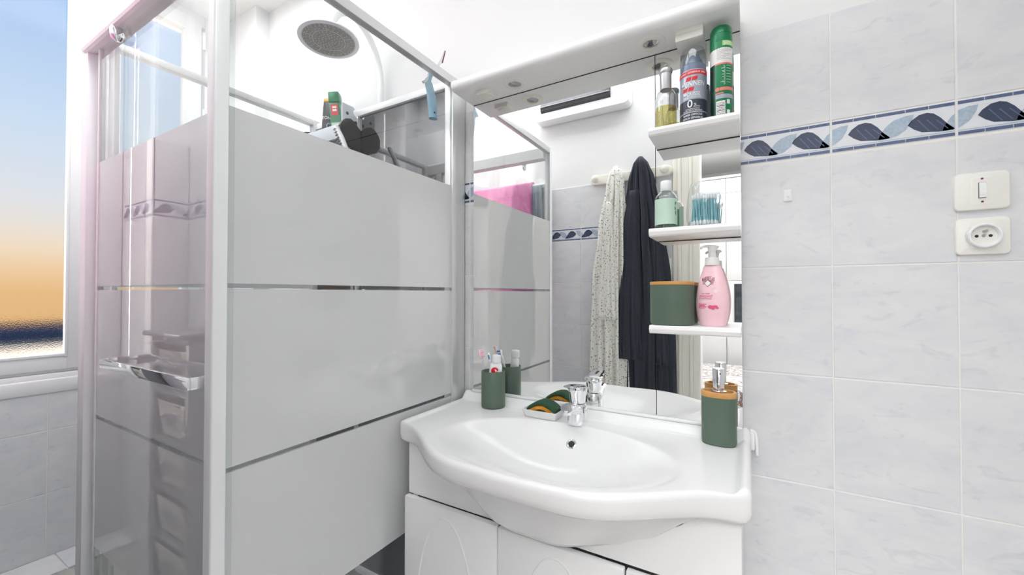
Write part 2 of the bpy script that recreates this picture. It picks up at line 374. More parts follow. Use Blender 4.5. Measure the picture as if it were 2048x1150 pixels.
# ================================================================== SETTING
CZ = 2.68; XM = -2.11; XR = 1.25; YF = -1.186; YFB = -1.306
Y0R, Y1R = -1.061, -0.066          # window niche jambs
def structure(o): o['kind'] = 'structure'; return o
bm = bmesh.new(); box(bm, -2.75, XR + 0.1, 0.006, 0.13, 0, CZ); wall_back = structure(finish('wall_back', bm, 'paint'))
bm = bmesh.new()
box(bm, -2.75, XM - 0.006, Y1R + 0.006, 0.006, 0, CZ); box(bm, -2.75, XM - 0.006, YFB, Y0R - 0.006, 0, CZ)
box(bm, -2.75, -2.416, Y0R - 0.006, Y1R + 0.006, 0, 0.84)
wall_left = structure(finish('wall_left', bm, 'paint'))
DX0, DX1, DZ = -0.215, 0.62, 2.06
bm = bmesh.new()
box(bm, -2.75, DX0, YFB, YF - 0.006, 0, CZ); box(bm, DX1, XR + 0.1, YFB, YF - 0.006, 0, CZ); box(bm, DX0, DX1, YFB, YF - 0.006, DZ, CZ)
wall_front = structure(finish('wall_front', bm, 'paint'))
wall_right = structure(bx('wall_right', XR, XR + 0.1, YF - 0.006, 0.006, 0, CZ, 'paint'))
BX0, BX1, BY = -1.35, 2.1, -4.35
structure(bx('wall_bedroom_back', BX0 - 0.1, BX1 + 0.1, BY - 0.1, BY, 0, CZ, 'paint'))
structure(bx('wall_bedroom_left', BX0 - 0.1, BX0, BY, YFB, 0, CZ, 'paint'))
structure(bx('wall_bedroom_right', BX1, BX1 + 0.1, BY, YFB, 0, CZ, 'paint'))
structure(bx('ceiling', -2.75, BX1 + 0.1, BY - 0.1, 0.13, CZ, CZ + 0.1, 'ceiling_paint'))
floor = structure(bx('floor', -2.75, XR + 0.1, YFB, 0.13, -0.1, 0, 'grout'))
structure(bx('floor_bedroom', BX0 - 0.1, BX1 + 0.1, BY - 0.1, YFB, -0.1, 0, 'wood_floor'))

# ---- wall tiles: every tile a child of its wall
TW, TH, PW, PH = 0.1995, 0.2500, 0.202, 0.2525
ROWS = [(0.0, 0.039)] + [(1.5548 - PH * k, 1.5548 - PH * k + TH) for k in range(6, 0, -1)]
BORDER = (1.5573, 1.6300); TOP = (1.6325, 1.8800)
_tc = {}
def tile_mesh(wd, ht, th=0.006):
    k = (round(wd, 4), round(ht, 4), th)
    if k not in _tc:
        bm = bmesh.new(); b = 0.0012
        o = [(-wd / 2 + b, -ht / 2 + b), (wd / 2 - b, -ht / 2 + b), (wd / 2 - b, ht / 2 - b), (-wd / 2 + b, ht / 2 - b)]
        q = [(-wd / 2, -ht / 2), (wd / 2, -ht / 2), (wd / 2, ht / 2), (-wd / 2, ht / 2)]
        F_ = [bm.verts.new((x, -th, z)) for x, z in o]; M_ = [bm.verts.new((x, -th + 0.0008, z)) for x, z in q]; B_ = [bm.verts.new((x, 0, z)) for x, z in q]
        bm.faces.new(F_)
        for i in range(4):
            j = (i + 1) % 4; bm.faces.new((F_[i], F_[j], M_[j], M_[i])); bm.faces.new((M_[i], M_[j], B_[j], B_[i]))
        bmesh.ops.recalc_face_normals(bm, faces=bm.faces)
        me = bpy.data.meshes.new('tile'); bm.to_mesh(me); bm.free(); me.materials.append(MATS['tile_marble']); _tc[k] = me
    return _tc[k]
def motif_mesh(wd, off):
    """printed leaf scroll of one border tile: dark leaves, pale leaves, edge lines; off = clipped start"""
    k = ('m', round(wd, 4), round(off, 4))
    if k in _tc: return _tc[k]
    bm = bmesh.new(); H = BORDER[1] - BORDER[0]; y = -0.0064
    def poly(pts, mi, dy=0.0):
        # clip to [0, wd] in u
        def clip(ps, lim, keep_less):
            out = []
            for i in range(len(ps)):
                a, b_ = ps[i], ps[(i + 1) % len(ps)]; ia = (a[0] <= lim) == keep_less or a[0] == lim; ib = (b_[0] <= lim) == keep_less or b_[0] == lim
                if ia: out.append(a)
                if ia != ib:
                    t = (lim - a[0]) / (b_[0] - a[0]); out.append((lim, a[1] + (b_[1] - a[1]) * t))
            return out
        ps = clip([(u * TW - off, v * H) for u, v in pts], wd - 0.001, True)
        if len(ps) > 2: ps = clip(ps, 0.001, False)
        if len(ps) < 3: return
        f = bm.faces.new([bm.verts.new((u - wd / 2, y + dy, v - H / 2)) for u, v in ps]); f.material_index = mi
    def leaf(u0):
        top = [(u0, .50), (u0 + .03, .63), (u0 + .09, .76), (u0 + .15, .79), (u0 + .20, .74), (u0 + .25, .60), (u0 + .30, .40), (u0 + .355, .23)]
        bot = [(u0 + .34, .205), (u0 + .24, .20), (u0 + .17, .23), (u0 + .11, .25), (u0 + .05, .36)]
        poly(top + bot, 1)
        for q in (.07, .14, .21):   # pale veins
            poly([(u0 + q, .66 - q * .5), (u0 + q + .012, .66 - q * .5), (u0 + q + .10, .26), (u0 + q + .09, .26)], 2, -0.0002)
    def pale(u0, u1=None):
        poly([(u0 - .02, .19), (u0 + .0, .36), (u0 + .05, .58), (u0 + .11, .71), (u0 + .20, .79), (u0 + .27, .80), (u0 + .255, .62), (u0 + .21, .40), (u0 + .14, .25), (u0 + .06, .19)], 3)
    pale(-0.12); leaf(.145); pale(.42); leaf(.64); pale(.92)
    for v0, v1 in ((.025, .115), (.885, .975)):
        for a, b_ in ((.0, .19), (.195, .38), (.385, .62), (.625, .80), (.805, 1.0)): poly([(a, v0), (b_, v0), (b_, v1), (a, v1)], 2)
    poly([(0, .145), (1, .145), (1, .165), (0, .165)], 3)
    bmesh.ops.recalc_face_normals(bm, faces=bm.faces)
    for f in bm.faces:
        if f.normal.y > 0: f.normal_flip()
    me = bpy.data.meshes.new('leaf_print'); bm.to_mesh(me); bm.free()
    for m in ('border_white', 'border_navy', 'border_line', 'border_pale'): me.materials.append(MATS[m])
    _tc[k] = me; return me
def border_mesh(wd):
    k = ('b', round(wd, 4))
    if k not in _tc:
        me = tile_mesh(wd, BORDER[1] - BORDER[0]).copy(); me.materials.clear(); me.materials.append(MATS['border_white']); _tc[k] = me
    return _tc[k]
def tile_wall(parent, org, rz, u0, u1, ug, rows, border=True):
    """tiles on a vertical plane through org (back of tiles), local +x along the wall, facing local -y"""
    ux, uy = math.cos(rz), math.sin(rz)
    cols = []; k = math.floor((u0 - ug) / PW) - 1
    while ug + k * PW < u1:
        a, b_ = ug + k * PW + 0.00125, ug + (k + 1) * PW - 0.00125
        ca, cb = max(a, u0), min(b_, u1)
        if cb - ca > 0.004: cols.append((ca, cb, ca - a))
        k += 1
    def put(name, me, u, z, par=parent):
        p = Vector((org[0] + ux * u, org[1] + uy * u, z)) - (wpos(par) if par is not None else Vector((0, 0, 0)))
        return link(name, me, par, p, rz)
    for (z0, z1) in rows:
        for (a, b_, off) in cols: put('tile', tile_mesh(b_ - a, z1 - z0), (a + b_) / 2, (z0 + z1) / 2)
    if border:
        for (a, b_, off) in cols:
            t = put('border_tile', border_mesh(b_ - a), (a + b_) / 2, sum(BORDER) / 2)
            link('leaf_print', motif_mesh(b_ - a, off), t)
ALL = ROWS + [TOP]
def grout_panel(parent, name, x0, x1, y0, y1, z0, z1): return bx(name, x0, x1, y0, y1, z0, z1, 'grout', parent)
# back wall (mirror wall): tile fronts at y = 0
grout_panel(wall_back, 'grout', -0.866, XR, 0.0012, 0.0062, 0, 1.8805)
tile_wall(wall_back, (0, 0.006, 0), 0.0, -0.866, XR - 0.001, 0.1670, ALL)
# front wall (behind the camera, seen in the mirror): left of the doorway
grout_panel(wall_front, 'grout', XM, -0.345, YF - 0.0062, YF - 0.0012, 0, 1.8805)
tile_wall(wall_front, (0, YF - 0.006, 0), PI, 0.345, -XM - 0.002, 0.859 - 4 * PW, ALL)
# niche: jambs, cheeks, apron
grout_panel(wall_left, 'grout', XM - 0.0062, XM - 0.0012, YF, Y0R, 0, 1.8805)
tile_wall(wall_left, (XM - 0.006, 0, 0), PI / 2, YF + 0.001, Y0R, Y0R, ALL)
grout_panel(wall_left, 'grout', -2.41, XM, Y0R - 0.0062, Y0R - 0.0012, 0, 1.8805)
tile_wall(wall_left, (0, Y0R - 0.006, 0), PI, -XM, 2.41, -XM, ALL)
grout_panel(wall_left, 'grout', XM - 0.0062, XM - 0.0012, Y1R, 0.0, 0, 1.8805)
tile_wall(wall_left, (XM - 0.006, 0, 0), PI / 2, Y1R, -0.001, Y1R, ALL)
grout_panel(wall_left, 'grout', -2.41, XM, Y1R + 0.0012, Y1R + 0.0062, 0, 1.8805)
tile_wall(wall_left, (0, Y1R + 0.006, 0), 0.0, -2.41, XM, XM - PW, ALL)
grout_panel(wall_left, 'grout', -2.4162, -2.4112, Y0R, Y1R, 0, 0.84)
tile_wall(wall_left, (-2.416, 0, 0), PI / 2, Y0R, Y1R, -0.682, [(0.195, 0.4425), (0.445, 0.6925), (0.695, 0.838)], border=False)
# tiled ledge in the niche
led = structure(bx('trim_1', -2.41, -2.245, Y0R, Y1R, 0, 0.19, 'grout'))
k = 0; yy = Y0R
while yy < Y1R - 0.01:
    y2 = min(yy + 0.1995, Y1R)
    bm = bmesh.new(); box(bm, -2.408, -2.243, yy + 0.001, y2 - 0.001, 0.19, 0.196, 0.001, 1); finish('tile', bm, 'tile_marble', led); yy += PW
# floor tiles
for i in range(9):
    for j in range(4):
        x0 = -2.1 + i * 0.335 - 0.3; y0 = YF + j * 0.335
        x1, y1 = min(x0 + 0.33, XR), min(y0 + 0.33, 0.0); x0 = max(x0, -2.4)
        if x1 - x0 > 0.02 and y1 - y0 > 0.02:
            bm = bmesh.new(); box(bm, x0, x1, y0, y1, 0, 0.004); finish('tile', bm, 'floor_tile', floor)

# ---- window in the niche: fixed frame, two sashes with textured panes
win = thing('window_1', (-2.45, -0.5635, 0.85)); win['kind'] = 'structure'
WB, WT = 0.915, CZ
bm = bmesh.new()
box(bm, -2.50, -2.445, Y0R - 0.004, Y0R + 0.075, WB, WT, 0.004); box(bm, -2.50, -2.445, Y1R - 0.075, Y1R + 0.004, WB, WT, 0.004)
box(bm, -2.50, -2.445, Y0R + 0.075, Y1R - 0.075, WB, WB + 0.03, 0.004); box(bm, -2.50, -2.445, Y0R + 0.075, Y1R - 0.075, WT - 0.06, WT, 0.004)
finish('frame', bm, 'pvc', win, True)
for a, b_ in ((Y0R + 0.105, -0.557), (-0.553, Y1R - 0.095)):
    s0, s1, z0, z1 = a, b_, WB + 0.012, WT - 0.035
    bm = bmesh.new(); t = 0.073
    box(bm, -2.485, -2.430, s0, s0 + t, z0, z1, 0.006); box(bm, -2.485, -2.430, s1 - t, s1, z0, z1, 0.006)
    box(bm, -2.485, -2.430, s0 + t - .004, s1 - t + .004, z0, z0 + 0.062, 0.006); box(bm, -2.485, -2.430, s0 + t - .004, s1 - t + .004, z1 - 0.072, z1, 0.006)
    sash = finish('sash', bm, 'pvc', win, True)
    bm = bmesh.new()   # glazing bead
    for q in (0, 1):
        yy = s0 + t - 0.004 if q == 0 else s1 - t - 0.006
        box(bm, -2.438, -2.426, yy, yy + 0.010, z0 + 0.05, z1 - 0.06, 0.003)
    box(bm, -2.438, -2.426, s0 + t, s1 - t, z0 + 0.054, z0 + 0.066, 0.003); box(bm, -2.438, -2.426, s0 + t, s1 - t, z1 - 0.077, z1 - 0.065, 0.003)
    finish('glazing_bead', bm, 'pvc', sash, True)
    bm = bmesh.new()
    f = bm.faces.new([bm.verts.new((-2.452, y, z)) for y, z in ((s0 + t - .003, z0 + .055), (s1 - t + .003, z0 + .055), (s1 - t + .003, z1 - .068), (s0 + t - .003, z1 - .068))])
    pane = finish('pane', bm, 'glass_textured', sash); pane['label'] = 'textured obscure glass pane'
bm = bmesh.new(); box(bm, -2.45, -2.424, -0.562, -0.548, WB + 0.03, WT - 0.06, 0.004); finish('meeting_strip', bm, 'pvc', win, True)
for z in (1.03, 1.52, 2.1, 2.5):
    for yy in (Y0R + 0.09, Y1R - 0.085): tb('hinge', [(-2.432, yy, z), (-2.432, yy, z + 0.09)], 0.0075, 'pvc', win, n=10)
bm = bmesh.new(); box(bm, -2.50, -2.425, Y0R - .004, Y1R + .004, 0.895, 0.915, 0.003); box(bm, -2.50, -2.405, Y0R - .004, Y1R + .004, 0.84, 0.896, 0.006)
finish('window_sill', bm, 'pvc', win, True)

# ---- doorway casing (the camera stands in this opening)
door = thing('door_1', (DX0, YF, 0)); door['kind'] = 'structure'
bm = bmesh.new()
for x0, x1, d in ((-0.342, -0.318, .012), (-0.318, -0.30, .018), (-0.30, -0.262, .010), (-0.262, -0.246, .017), (-0.246, -0.213, .013)):
    box(bm, x0, x1, YF - 0.008, YF - 0.008 + d, 0, DZ + 0.1, 0.003)
finish('casing', bm, 'cream_wood', door, True)
bm = bmesh.new()
for x0, x1, d in ((0.62, 0.66, .013), (0.66, 0.75, .017)): box(bm, x0, x1, YF - 0.008, YF - 0.008 + d, 0, DZ + 0.1, 0.003)
finish('casing', bm, 'cream_wood', door, True)
bx('head_casing', -0.342, 0.75, YF - 0.008, YF + 0.008, DZ, DZ + 0.1, 'cream_wood', door, 0.003)
bx('jamb', -0.219, -0.211, YFB, YF - 0.006, 0, DZ, 'lacquer', door); bx('jamb', 0.618, 0.626, YFB, YF - 0.006, 0, DZ, 'lacquer', door)

# ---- unseen ceiling fill panels, added to brighten bathroom and bedroom
def ceil_fill(x, y, sx, sy, m, label):
    t = thing('ceiling_fill', (x, y, CZ - 0.04), label, 'fill_lamp')
    bx('fill_frame', x - sx / 2 - .02, x + sx / 2 + .02, y - sy / 2 - .02, y + sy / 2 + .02, CZ - 0.03, CZ, 'lacquer', t, 0.004)
    bx('fill_face', x - sx / 2, x + sx / 2, y - sy / 2, y + sy / 2, CZ - 0.036, CZ - 0.0295, m, t)
ceil_fill(-0.1, -0.93, 1.1, 0.4, 'fill_emitter', 'added unseen ceiling fill panel over the washbasin')
ceil_fill(-1.88, -0.62, 0.34, 0.86, 'fill_emitter_shower', 'added unseen ceiling fill panel in front of the window')
ceil_fill(-1.18, -0.93, 0.8, 0.4, 'fill_emitter', 'added unseen ceiling fill panel in front of the shower door')
ceil_fill(0.3, -2.5, 2.0, 1.7, 'fill_emitter_bedroom', 'added unseen ceiling fill panel over the bed')
# ---- outside
gr = bx('ground', -62, -3.2, -45, 60, -3.2, -3.0, 'ground_sand'); structure(gr)
bm = bmesh.new(); prism(bm, [(-60.5, -3.0), (-57.5, -3.0), (-57.5, -2.5), (-59, -1.35), (-60.5, -2.5)], lambda x, z: (x, -40, z), lambda x, z: (x, 55, z))
tag(finish('far_building', bm, 'slate'), 'long dark slate roofed building seen through the textured window', 'building')

# ================================================================== SHOWER CABIN
XS = -0.864; XC = -1.659; ZT = 1.979
sh = thing('shower_cabin', (-1.26, -0.39, 0), 'shower cabin with grey frosted glass bands and satin aluminium frame', 'shower cabin')
BANDS = [(1.604, 9, 'clear_pane', 'glass_clear'), (1.2585, 1.604, 'frosted_band', 'glass_frosted'), (1.2475, 1.2585, 'clear_stripe', 'glass_clear'),
         (0.9030, 1.2475, 'frosted_band', 'glass_frosted'), (0.8930, 0.9030, 'clear_stripe', 'glass_clear'), (0.542, 0.8930, 'frosted_band', 'glass_frosted'), (-9, 0.542, 'clear_pane', 'glass_clear')]
def banded(parent, x0, x1, y0, y1, z0, z1):
    for a, b_, n, m in BANDS:
        a, b_ = max(a, z0), min(b_, z1)
        if b_ > a: bx(n, x0, x1, y0, y1, a, b_, m, parent)
def sub(name, loc, parent):
    o = bpy.data.objects.new(name, None); COL.objects.link(o); o.empty_display_size = 0.05
    o.parent = parent; o.location = Vector(loc) - wpos(parent); return o
# tray
bm = bmesh.new(); box(bm, XC, XS, -0.785, -0.008, 0.0, 0.10, 0.006); box(bm, XC, XC + .04, -0.785, -0.008, .098, 0.13, 0.004); box(bm, XS - .04, XS, -0.785, -0.008, .098, 0.13, 0.004)
box(bm, XC, XS, -0.785, -0.745, .098, 0.13, 0.004); box(bm, XC, XS, -0.05, -0.008, .098, 0.13, 0.004)
finish('shower_tray', bm, 'tray', sh, True)
# posts and rails
bx('corner_post', -0.893, XS, -0.785, -0.7575, 0.13, ZT + 0.012, 'alu_light', sh, 0.004, 3)
bx('wall_profile', -0.898, -0.8615, -0.073, -0.004, 0.13, ZT, 'alu', sh, 0.003)
bx('top_rail', -0.888, XS + 0.001, -0.7575, -0.004, 1.9515, ZT, 'alu', sh, 0.002)
bx('bottom_rail', -0.888, XS + 0.001, -0.7575, -0.073, 0.13, 0.155, 'alu', sh, 0.002)
bx('wall_profile', XC, -1.612, -0.775, -0.735, 0.13, ZT + 0.005, 'alu_light', sh, 0.003)
bm = bmesh.new(); o_ = [(-0.785, 1.930), (-0.785, 1.985), (-0.782, 1.990), (-0.745, 1.990), (-0.738, 1.978), (-0.738, 1.926), (-0.775, 1.922), (-0.782, 1.924)]
prism(bm, o_, lambda y, z: (-1.630, y, z), lambda y, z: (-0.893, y, z)); finish('door_header', bm, 'alu_light', sh)
bx('door_sill', -1.612, -0.893, -0.785, -0.735, 0.13, 0.152, 'alu', sh, 0.002)
bx('back_rail', XC - 0.002, XC + 0.026, -0.735, -0.07, 1.972, 1.995, 'alu', sh, 0.002)
bx('back_rail', XC + 0.026, -0.898, -0.060, -0.032, 1.954, ZT, 'alu_light', sh, 0.002)
bx('back_post', XC - 0.002, XC + 0.03, -0.07, -0.008, 0.13, 1.995, 'alu', sh, 0.003)
bx('back_post', -1.372, -1.358, -0.060, -0.032, 0.13, 1.954, 'alu', sh, 0.002)
bx('bottom_rail', XC + 0.03, -0.898, -0.060, -0.032, 0.13, 0.153, 'alu_light', sh, 0.002)
# panels
p = sub('side_panel', (XS, -0.4, 0.155), sh); banded(p, -0.873, -0.867, -0.7575, -0.073, 0.155, 1.9515)
bx('seal_strip', -0.8745, -0.8655, -0.7575, -0.748, 0.155, 1.9515, 'plastic_clear', p)
p = sub('window_side_panel', (XC, -0.4, 0.13), sh); banded(p, XC + 0.006, XC + 0.012, -0.735, -0.07, 0.13, 1.972)
p = sub('back_panel', (-1.2, -0.03, 0.153), sh)
bx('dark_pane', XC + 0.03, -1.372, -0.049, -0.043, 0.153, 1.954, 'dark_glass', p); bx('dark_pane', -1.358, -0.898, -0.049, -0.043, 0.153, 1.954, 'dark_glass', p)
p = sub('fixed_panel', (-1.58, -0.743, 0.152), sh); banded(p, -1.612, -1.545, -0.746, -0.740, 0.152, 1.924)
bx('stile', -1.548, -1.506, -0.748, -0.735, 0.152, 1.924, 'alu', p, 0.003)
p = sub('sliding_door', (-1.2, -0.755, 0.16), sh); banded(p, -1.562, -0.897, -0.761, -0.755, 0.16, 1.93)
bx('seal_strip', -1.572, -1.562, -0.763, -0.753, 0.16, 1.93, 'white_plastic', p)
bx('seal_strip', -0.897, -0.893, -0.763, -0.753, 0.16, 1.93, 'plastic_clear', p)
bm = bmesh.new(); t = 0.006; hx0, hx1, hy0, hy1, hz0, hz1 = -1.358, -0.900, -0.808, -0.761, 1.058, 1.081
box(bm, hx0, hx1, hy0, hy0 + t, hz0, hz1, 0.0012); box(bm, hx0, hx0 + t, hy0 + t - .001, hy1, hz0, hz1, 0.0012); box(bm, hx1 - t, hx1, hy0 + t - .001, hy1, hz0, hz1, 0.0012)
h = finish('handle', bm, 'chrome', p, True); h['label'] = 'flat chrome loop handle'
for xx in (-1.402, -1.02):
    bm = bmesh.new(); box(bm, xx - .010, xx + .010, -0.770, -0.748, 1.925, 1.962, 0.003)
    tube(bm, bez([(xx, -0.768, 1.943), (xx, -0.772, 1.926), (xx, -0.772, 1.906), (xx, -0.769, 1.889)], 5), [.007, .008, .009, .010, .011, .012, .013, .014, .0145, .0145, .0145, .014, .013, .0115, .009, .005], 18, flat=.7)
    r = finish('roller', bm, 'chrome', p, True); r['label'] = 'chrome roller'

# overhead shower: riser, arm and rose
oh = thing('overhead_shower', (-1.274, -0.017, 1.0), 'round rain shower head on a chrome arched riser pipe', 'shower head')
pp = [(-1.274, -0.017, 1.0), (-1.274, -0.017, 1.6), (-1.274, -0.017, 2.0), (-1.274, -0.018, 2.10), (-1.274, -0.034, 2.172), (-1.274, -0.064, 2.224), (-1.274, -0.108, 2.264), (-1.274, -0.150, 2.279), (-1.274, -0.190, 2.270), (-1.274, -0.222, 2.238), (-1.274, -0.243, 2.195)]
tb('riser_pipe', bez(pp, 8), 0.0118, 'alu_light', oh, n=16)
bm = bmesh.new(); lathe(bm, (0, 0, 0), [(0.016, 0.062), (0.017, 0.045), (0.022, 0.034), (0.06, 0.024), (0.092, 0.013), (0.1005, 0.006), (0.1005, 0.002), (0.097, 0.0), (0.088, 0.0), (0.0865, 0.002)], 56, closed=False)
ROSE = Matrix.Translation((-1.274, -0.252, 2.130)) @ Matrix.Rotation(math.radians(-2), 4, 'X') @ Matrix.Rotation(math.radians(-4), 4, 'Y')
bmesh.ops.transform(bm, matrix=ROSE, verts=bm.verts)
rose = finish('rose', bm, 'alu_light', oh, True)
bm = bmesh.new(); lathe(bm, (0, 0, 0), [(0, 0.0018), (0.0870, 0.0018), (0.0870, 0.004), (0, 0.004)], 56); bmesh.ops.transform(bm, matrix=ROSE, verts=bm.verts)
finish('rose_face', bm, 'steel_face', rose, True)
bm = bmesh.new()
def nub(x, y, r, hgt):
    M_ = ROSE @ Matrix.Translation((x, y, 0.0018)); vs = [bm.verts.new(M_ @ Vector((r * math.cos(k * PI / 3), r * math.sin(k * PI / 3), 0))) for k in range(6)]
    vt = [bm.verts.new(M_ @ Vector((r * .6 * math.cos(k * PI / 3), r * .6 * math.sin(k * PI / 3), -hgt))) for k in range(6)]
    bm.faces.new(vt)
    for k in range(6): bm.faces.new((vs[k], vs[(k + 1) % 6], vt[(k + 1) % 6], vt[k]))
for rr, n in ((0.012, 6), (0.022, 12), (0.033, 18), (0.044, 22), (0.062, 26), (0.074, 30), (0.081, 34)):
    for k in range(n): nub(rr * math.cos(2 * PI * k / n + rr * 40), rr * math.sin(2 * PI * k / n + rr * 40), 0.0021, 0.0022)
finish('nozzles', bm, 'nozzle', rose)['kind'] = 'stuff'
bm = bmesh.new()
for rr in (0.053, 0.0855):
    pts = [ROSE @ Vector((rr * math.cos(2 * PI * k / 48), rr * math.sin(2 * PI * k / 48), 0.0016)) for k in range(49)]; tube(bm, pts, 0.0012, 6)
for k in range(5):
    a = 2 * PI * k / 5 + .5; tube(bm, [ROSE @ Vector((0.053 * math.cos(a), 0.053 * math.sin(a), .0016)), ROSE @ Vector((0.085 * math.cos(a), 0.085 * math.sin(a), .0016))], 0.0012, 6)
finish('face_ribs', bm, 'nozzle', rose)
bx('wall_bracket', -1.286, -1.262, -0.030, -0.001, 1.30, 1.34, 'chrome', oh, 0.004)

# shower caddy: pale tray with black ends, bracket plate
cd = thing('shower_caddy', (-1.45, -0.1, 1.80), 'pale grey shower shelf with black rounded ends on the dark panel', 'shower shelf')
bm = bmesh.new(); box(bm, -1.615, -1.362, -0.142, -0.136, 1.835, 1.897, 0.002); box(bm, -1.615, -1.362, -0.142, -0.0505, 1.835, 1.842, 0.002)
finish('shelf_tray', bm, 'grey_plastic', cd, True)
o_ = [(-0.146, 1.855), (-0.147, 1.888), (-0.138, 1.905), (-0.122, 1.921), (-0.100, 1.928), (-0.078, 1.920), (-0.064, 1.905), (-0.052, 1.898), (-0.0505, 1.85), (-0.0505, 1.79), (-0.066, 1.783), (-0.076, 1.80), (-0.09, 1.815), (-0.12, 1.825)]
for x0, x1 in ((-1.362, -1.350), (-1.627, -1.615)):
    bm = bmesh.new(); prism(bm, o_, lambda y, z: (x0, y, z), lambda y, z: (x1, y, z)); finish('end_cap', bm, 'black_plastic', cd)
bm = bmesh.new()
o_ = [(-0.128, 1.900), (-0.128, 1.985), (-0.078, 1.985)] + arc(-0.064, 1.965, 0.014, PI * .6, PI * 1.4, 5)[::1] + [(-0.060, 1.948), (-0.054, 1.944), (-0.051, 1.925), (-0.0505, 1.900)]
prism(bm, o_, lambda y, z: (-1.369, y, z), lambda y, z: (-1.3625, y, z)); finish('bracket_plate', bm, 'grey_plastic', cd)
for yy, zz in ((-0.106, 1.950), (-0.066, 1.925)): tb('bracket_hole', [(-1.3625, yy, zz), (-1.3615, yy, zz)], 0.0065, 'hole_black', cd, n=16)

def place_flat(o, ax, up): return lambda u, v: Vector(o) + Vector(ax) * u + Vector(up) * v
# bottles in the caddy
x, y, z = -1.505, -0.088, 1.842
b1 = thing('shampoo_bottle', (x, y, z), 'black shampoo bottle with gold cap top in the shower shelf', 'bottle')
lz('bottle_body', (x, y, z), [(0, 0), (0.026, 0), (0.028, .01), (0.029, 0.10), (0.024, 0.172), (0.022, 0.186), (0.0, 0.188)], 'shampoo_black', b1, n=32, sx=1.0, sy=.75)
lz('cap', (x, y, z + 0.1875), [(0, 0), (0.021, 0), (0.022, .003), (0.020, .014), (0.0, .016)], 'gold', b1, n=24, sy=.8)
A = face_cam(x, y)
cp = cyl_place(x, y, 0.0292, z, A)
text('lettering', 'TONIC', 0.017, lambda u, v: cp(u, v + 0.115), 'print_white', b1)
bm = bmesh.new()
ring = [cp(0.012 * math.cos(t * PI / 12) + .004, 0.082 + 0.014 * math.sin(t * PI / 12)) for t in range(25)]; rin = [cp(0.008 * math.cos(t * PI / 12) + .004, 0.082 + 0.010 * math.sin(t * PI / 12)) for t in range(25)]
for k in range(24): bm.faces.new([bm.verts.new(q) for q in (ring[k], ring[k + 1], rin[k + 1], rin[k])])
finish('ring_print', bm, 'sky_blue', b1)
x, y, z = -1.428, -0.092, 1.842
b2 = thing('shower_gel', (x, y, z), 'green square shower gel bottle with a red label in the shower shelf', 'bottle')
def rotbox(bm, c, sx_, sy_, z0, z1, rz, bev, lean=0.0):
    vs0 = set(bm.verts); box(bm, -sx_ / 2, sx_ / 2, -sy_ / 2, sy_ / 2, z0, z1, bev)
    nv = [v for v in bm.verts if v not in vs0]
    bmesh.ops.transform(bm, matrix=Matrix.Translation(c) @ Matrix.Rotation(rz, 4, 'Z') @ Matrix.Rotation(lean, 4, 'Y'), verts=nv)
RZ2 = 0.62; LEAN = -0.10
bm = bmesh.new(); rotbox(bm, (x, y, z + .003), 0.042, 0.042, 0, 0.160, RZ2, 0.004, LEAN); finish('bottle_body', bm, 'shampoo_green', b2, True)
bm = bmesh.new(); rotbox(bm, (x, y, z + .003), 0.043, 0.043, 0.161, 0.205, RZ2, 0.006, LEAN); finish('cap', bm, 'can_green', b2, True)
M2 = Matrix.Translation((x, y, z + .003)) @ Matrix.Rotation(RZ2, 4, 'Z') @ Matrix.Rotation(LEAN, 4, 'Y')
pf = lambda u, v: M2 @ Vector((u, -0.0213, v))
def flat_patch(name, u0, u1, v0, v1, m, par, pl, nu=1, shear=0.0):
    bm = bmesh.new(); patch(bm, u0, u1, v0, v1, pl, nu, 0, shear); return finish(name, bm, m, par)
flat_patch('red_label', -0.013, 0.013, 0.108, 0.152, 'print_red', b2, pf)
pf2 = lambda u, v: M2 @ Vector((u, -0.0216, v))
for v in (0.136, 0.124): flat_patch('label_print', -0.008, 0.008, v, v + 0.008, 'print_white', b2, pf2)
flat_patch('pale_label', -0.017, 0.017, 0.062, 0.078, 'mint_label', b2, pf); flat_patch('red_label', -0.017, 0.017, 0.052, 0.060, 'print_red', b2, pf)
# hand shower resting against the shelf
hs = thing('hand_shower', (-1.33, -0.185, 1.70), 'white hand shower with nozzle face leaning at the shelf', 'hand shower')
tb('handset', bez([(-1.255, -0.175, 1.70), (-1.272, -0.176, 1.755), (-1.300, -0.178, 1.815), (-1.322, -0.180, 1.850), (-1.328, -0.180, 1.862)], 6), 0.0115, 'white_plastic', hs, n=16, flat=.7)
bm = bmesh.new()
for k in range(9):
    for q in (-1, 0, 1):
        t = k / 8; px_ = -1.322 + .05 * t + q * .004; pz_ = 1.848 - .095 * t + q * .002
        box(bm, px_ - .0012, px_ + .0012, -0.1955, -0.187, pz_ - .0012, pz_ + .0012)
finish('nozzle_rows', bm, 'print_grey', hs)['kind'] = 'stuff'
tb('hose', bez([(-1.255, -0.175, 1.70), (-1.245, -0.18, 1.5), (-1.20, -0.20, 1.15), (-1.19, -0.15, 0.9), (-1.215, -0.07, 1.1), (-1.232, -0.05, 1.25)], 10), 0.006, 'chrome', hs, n=10)

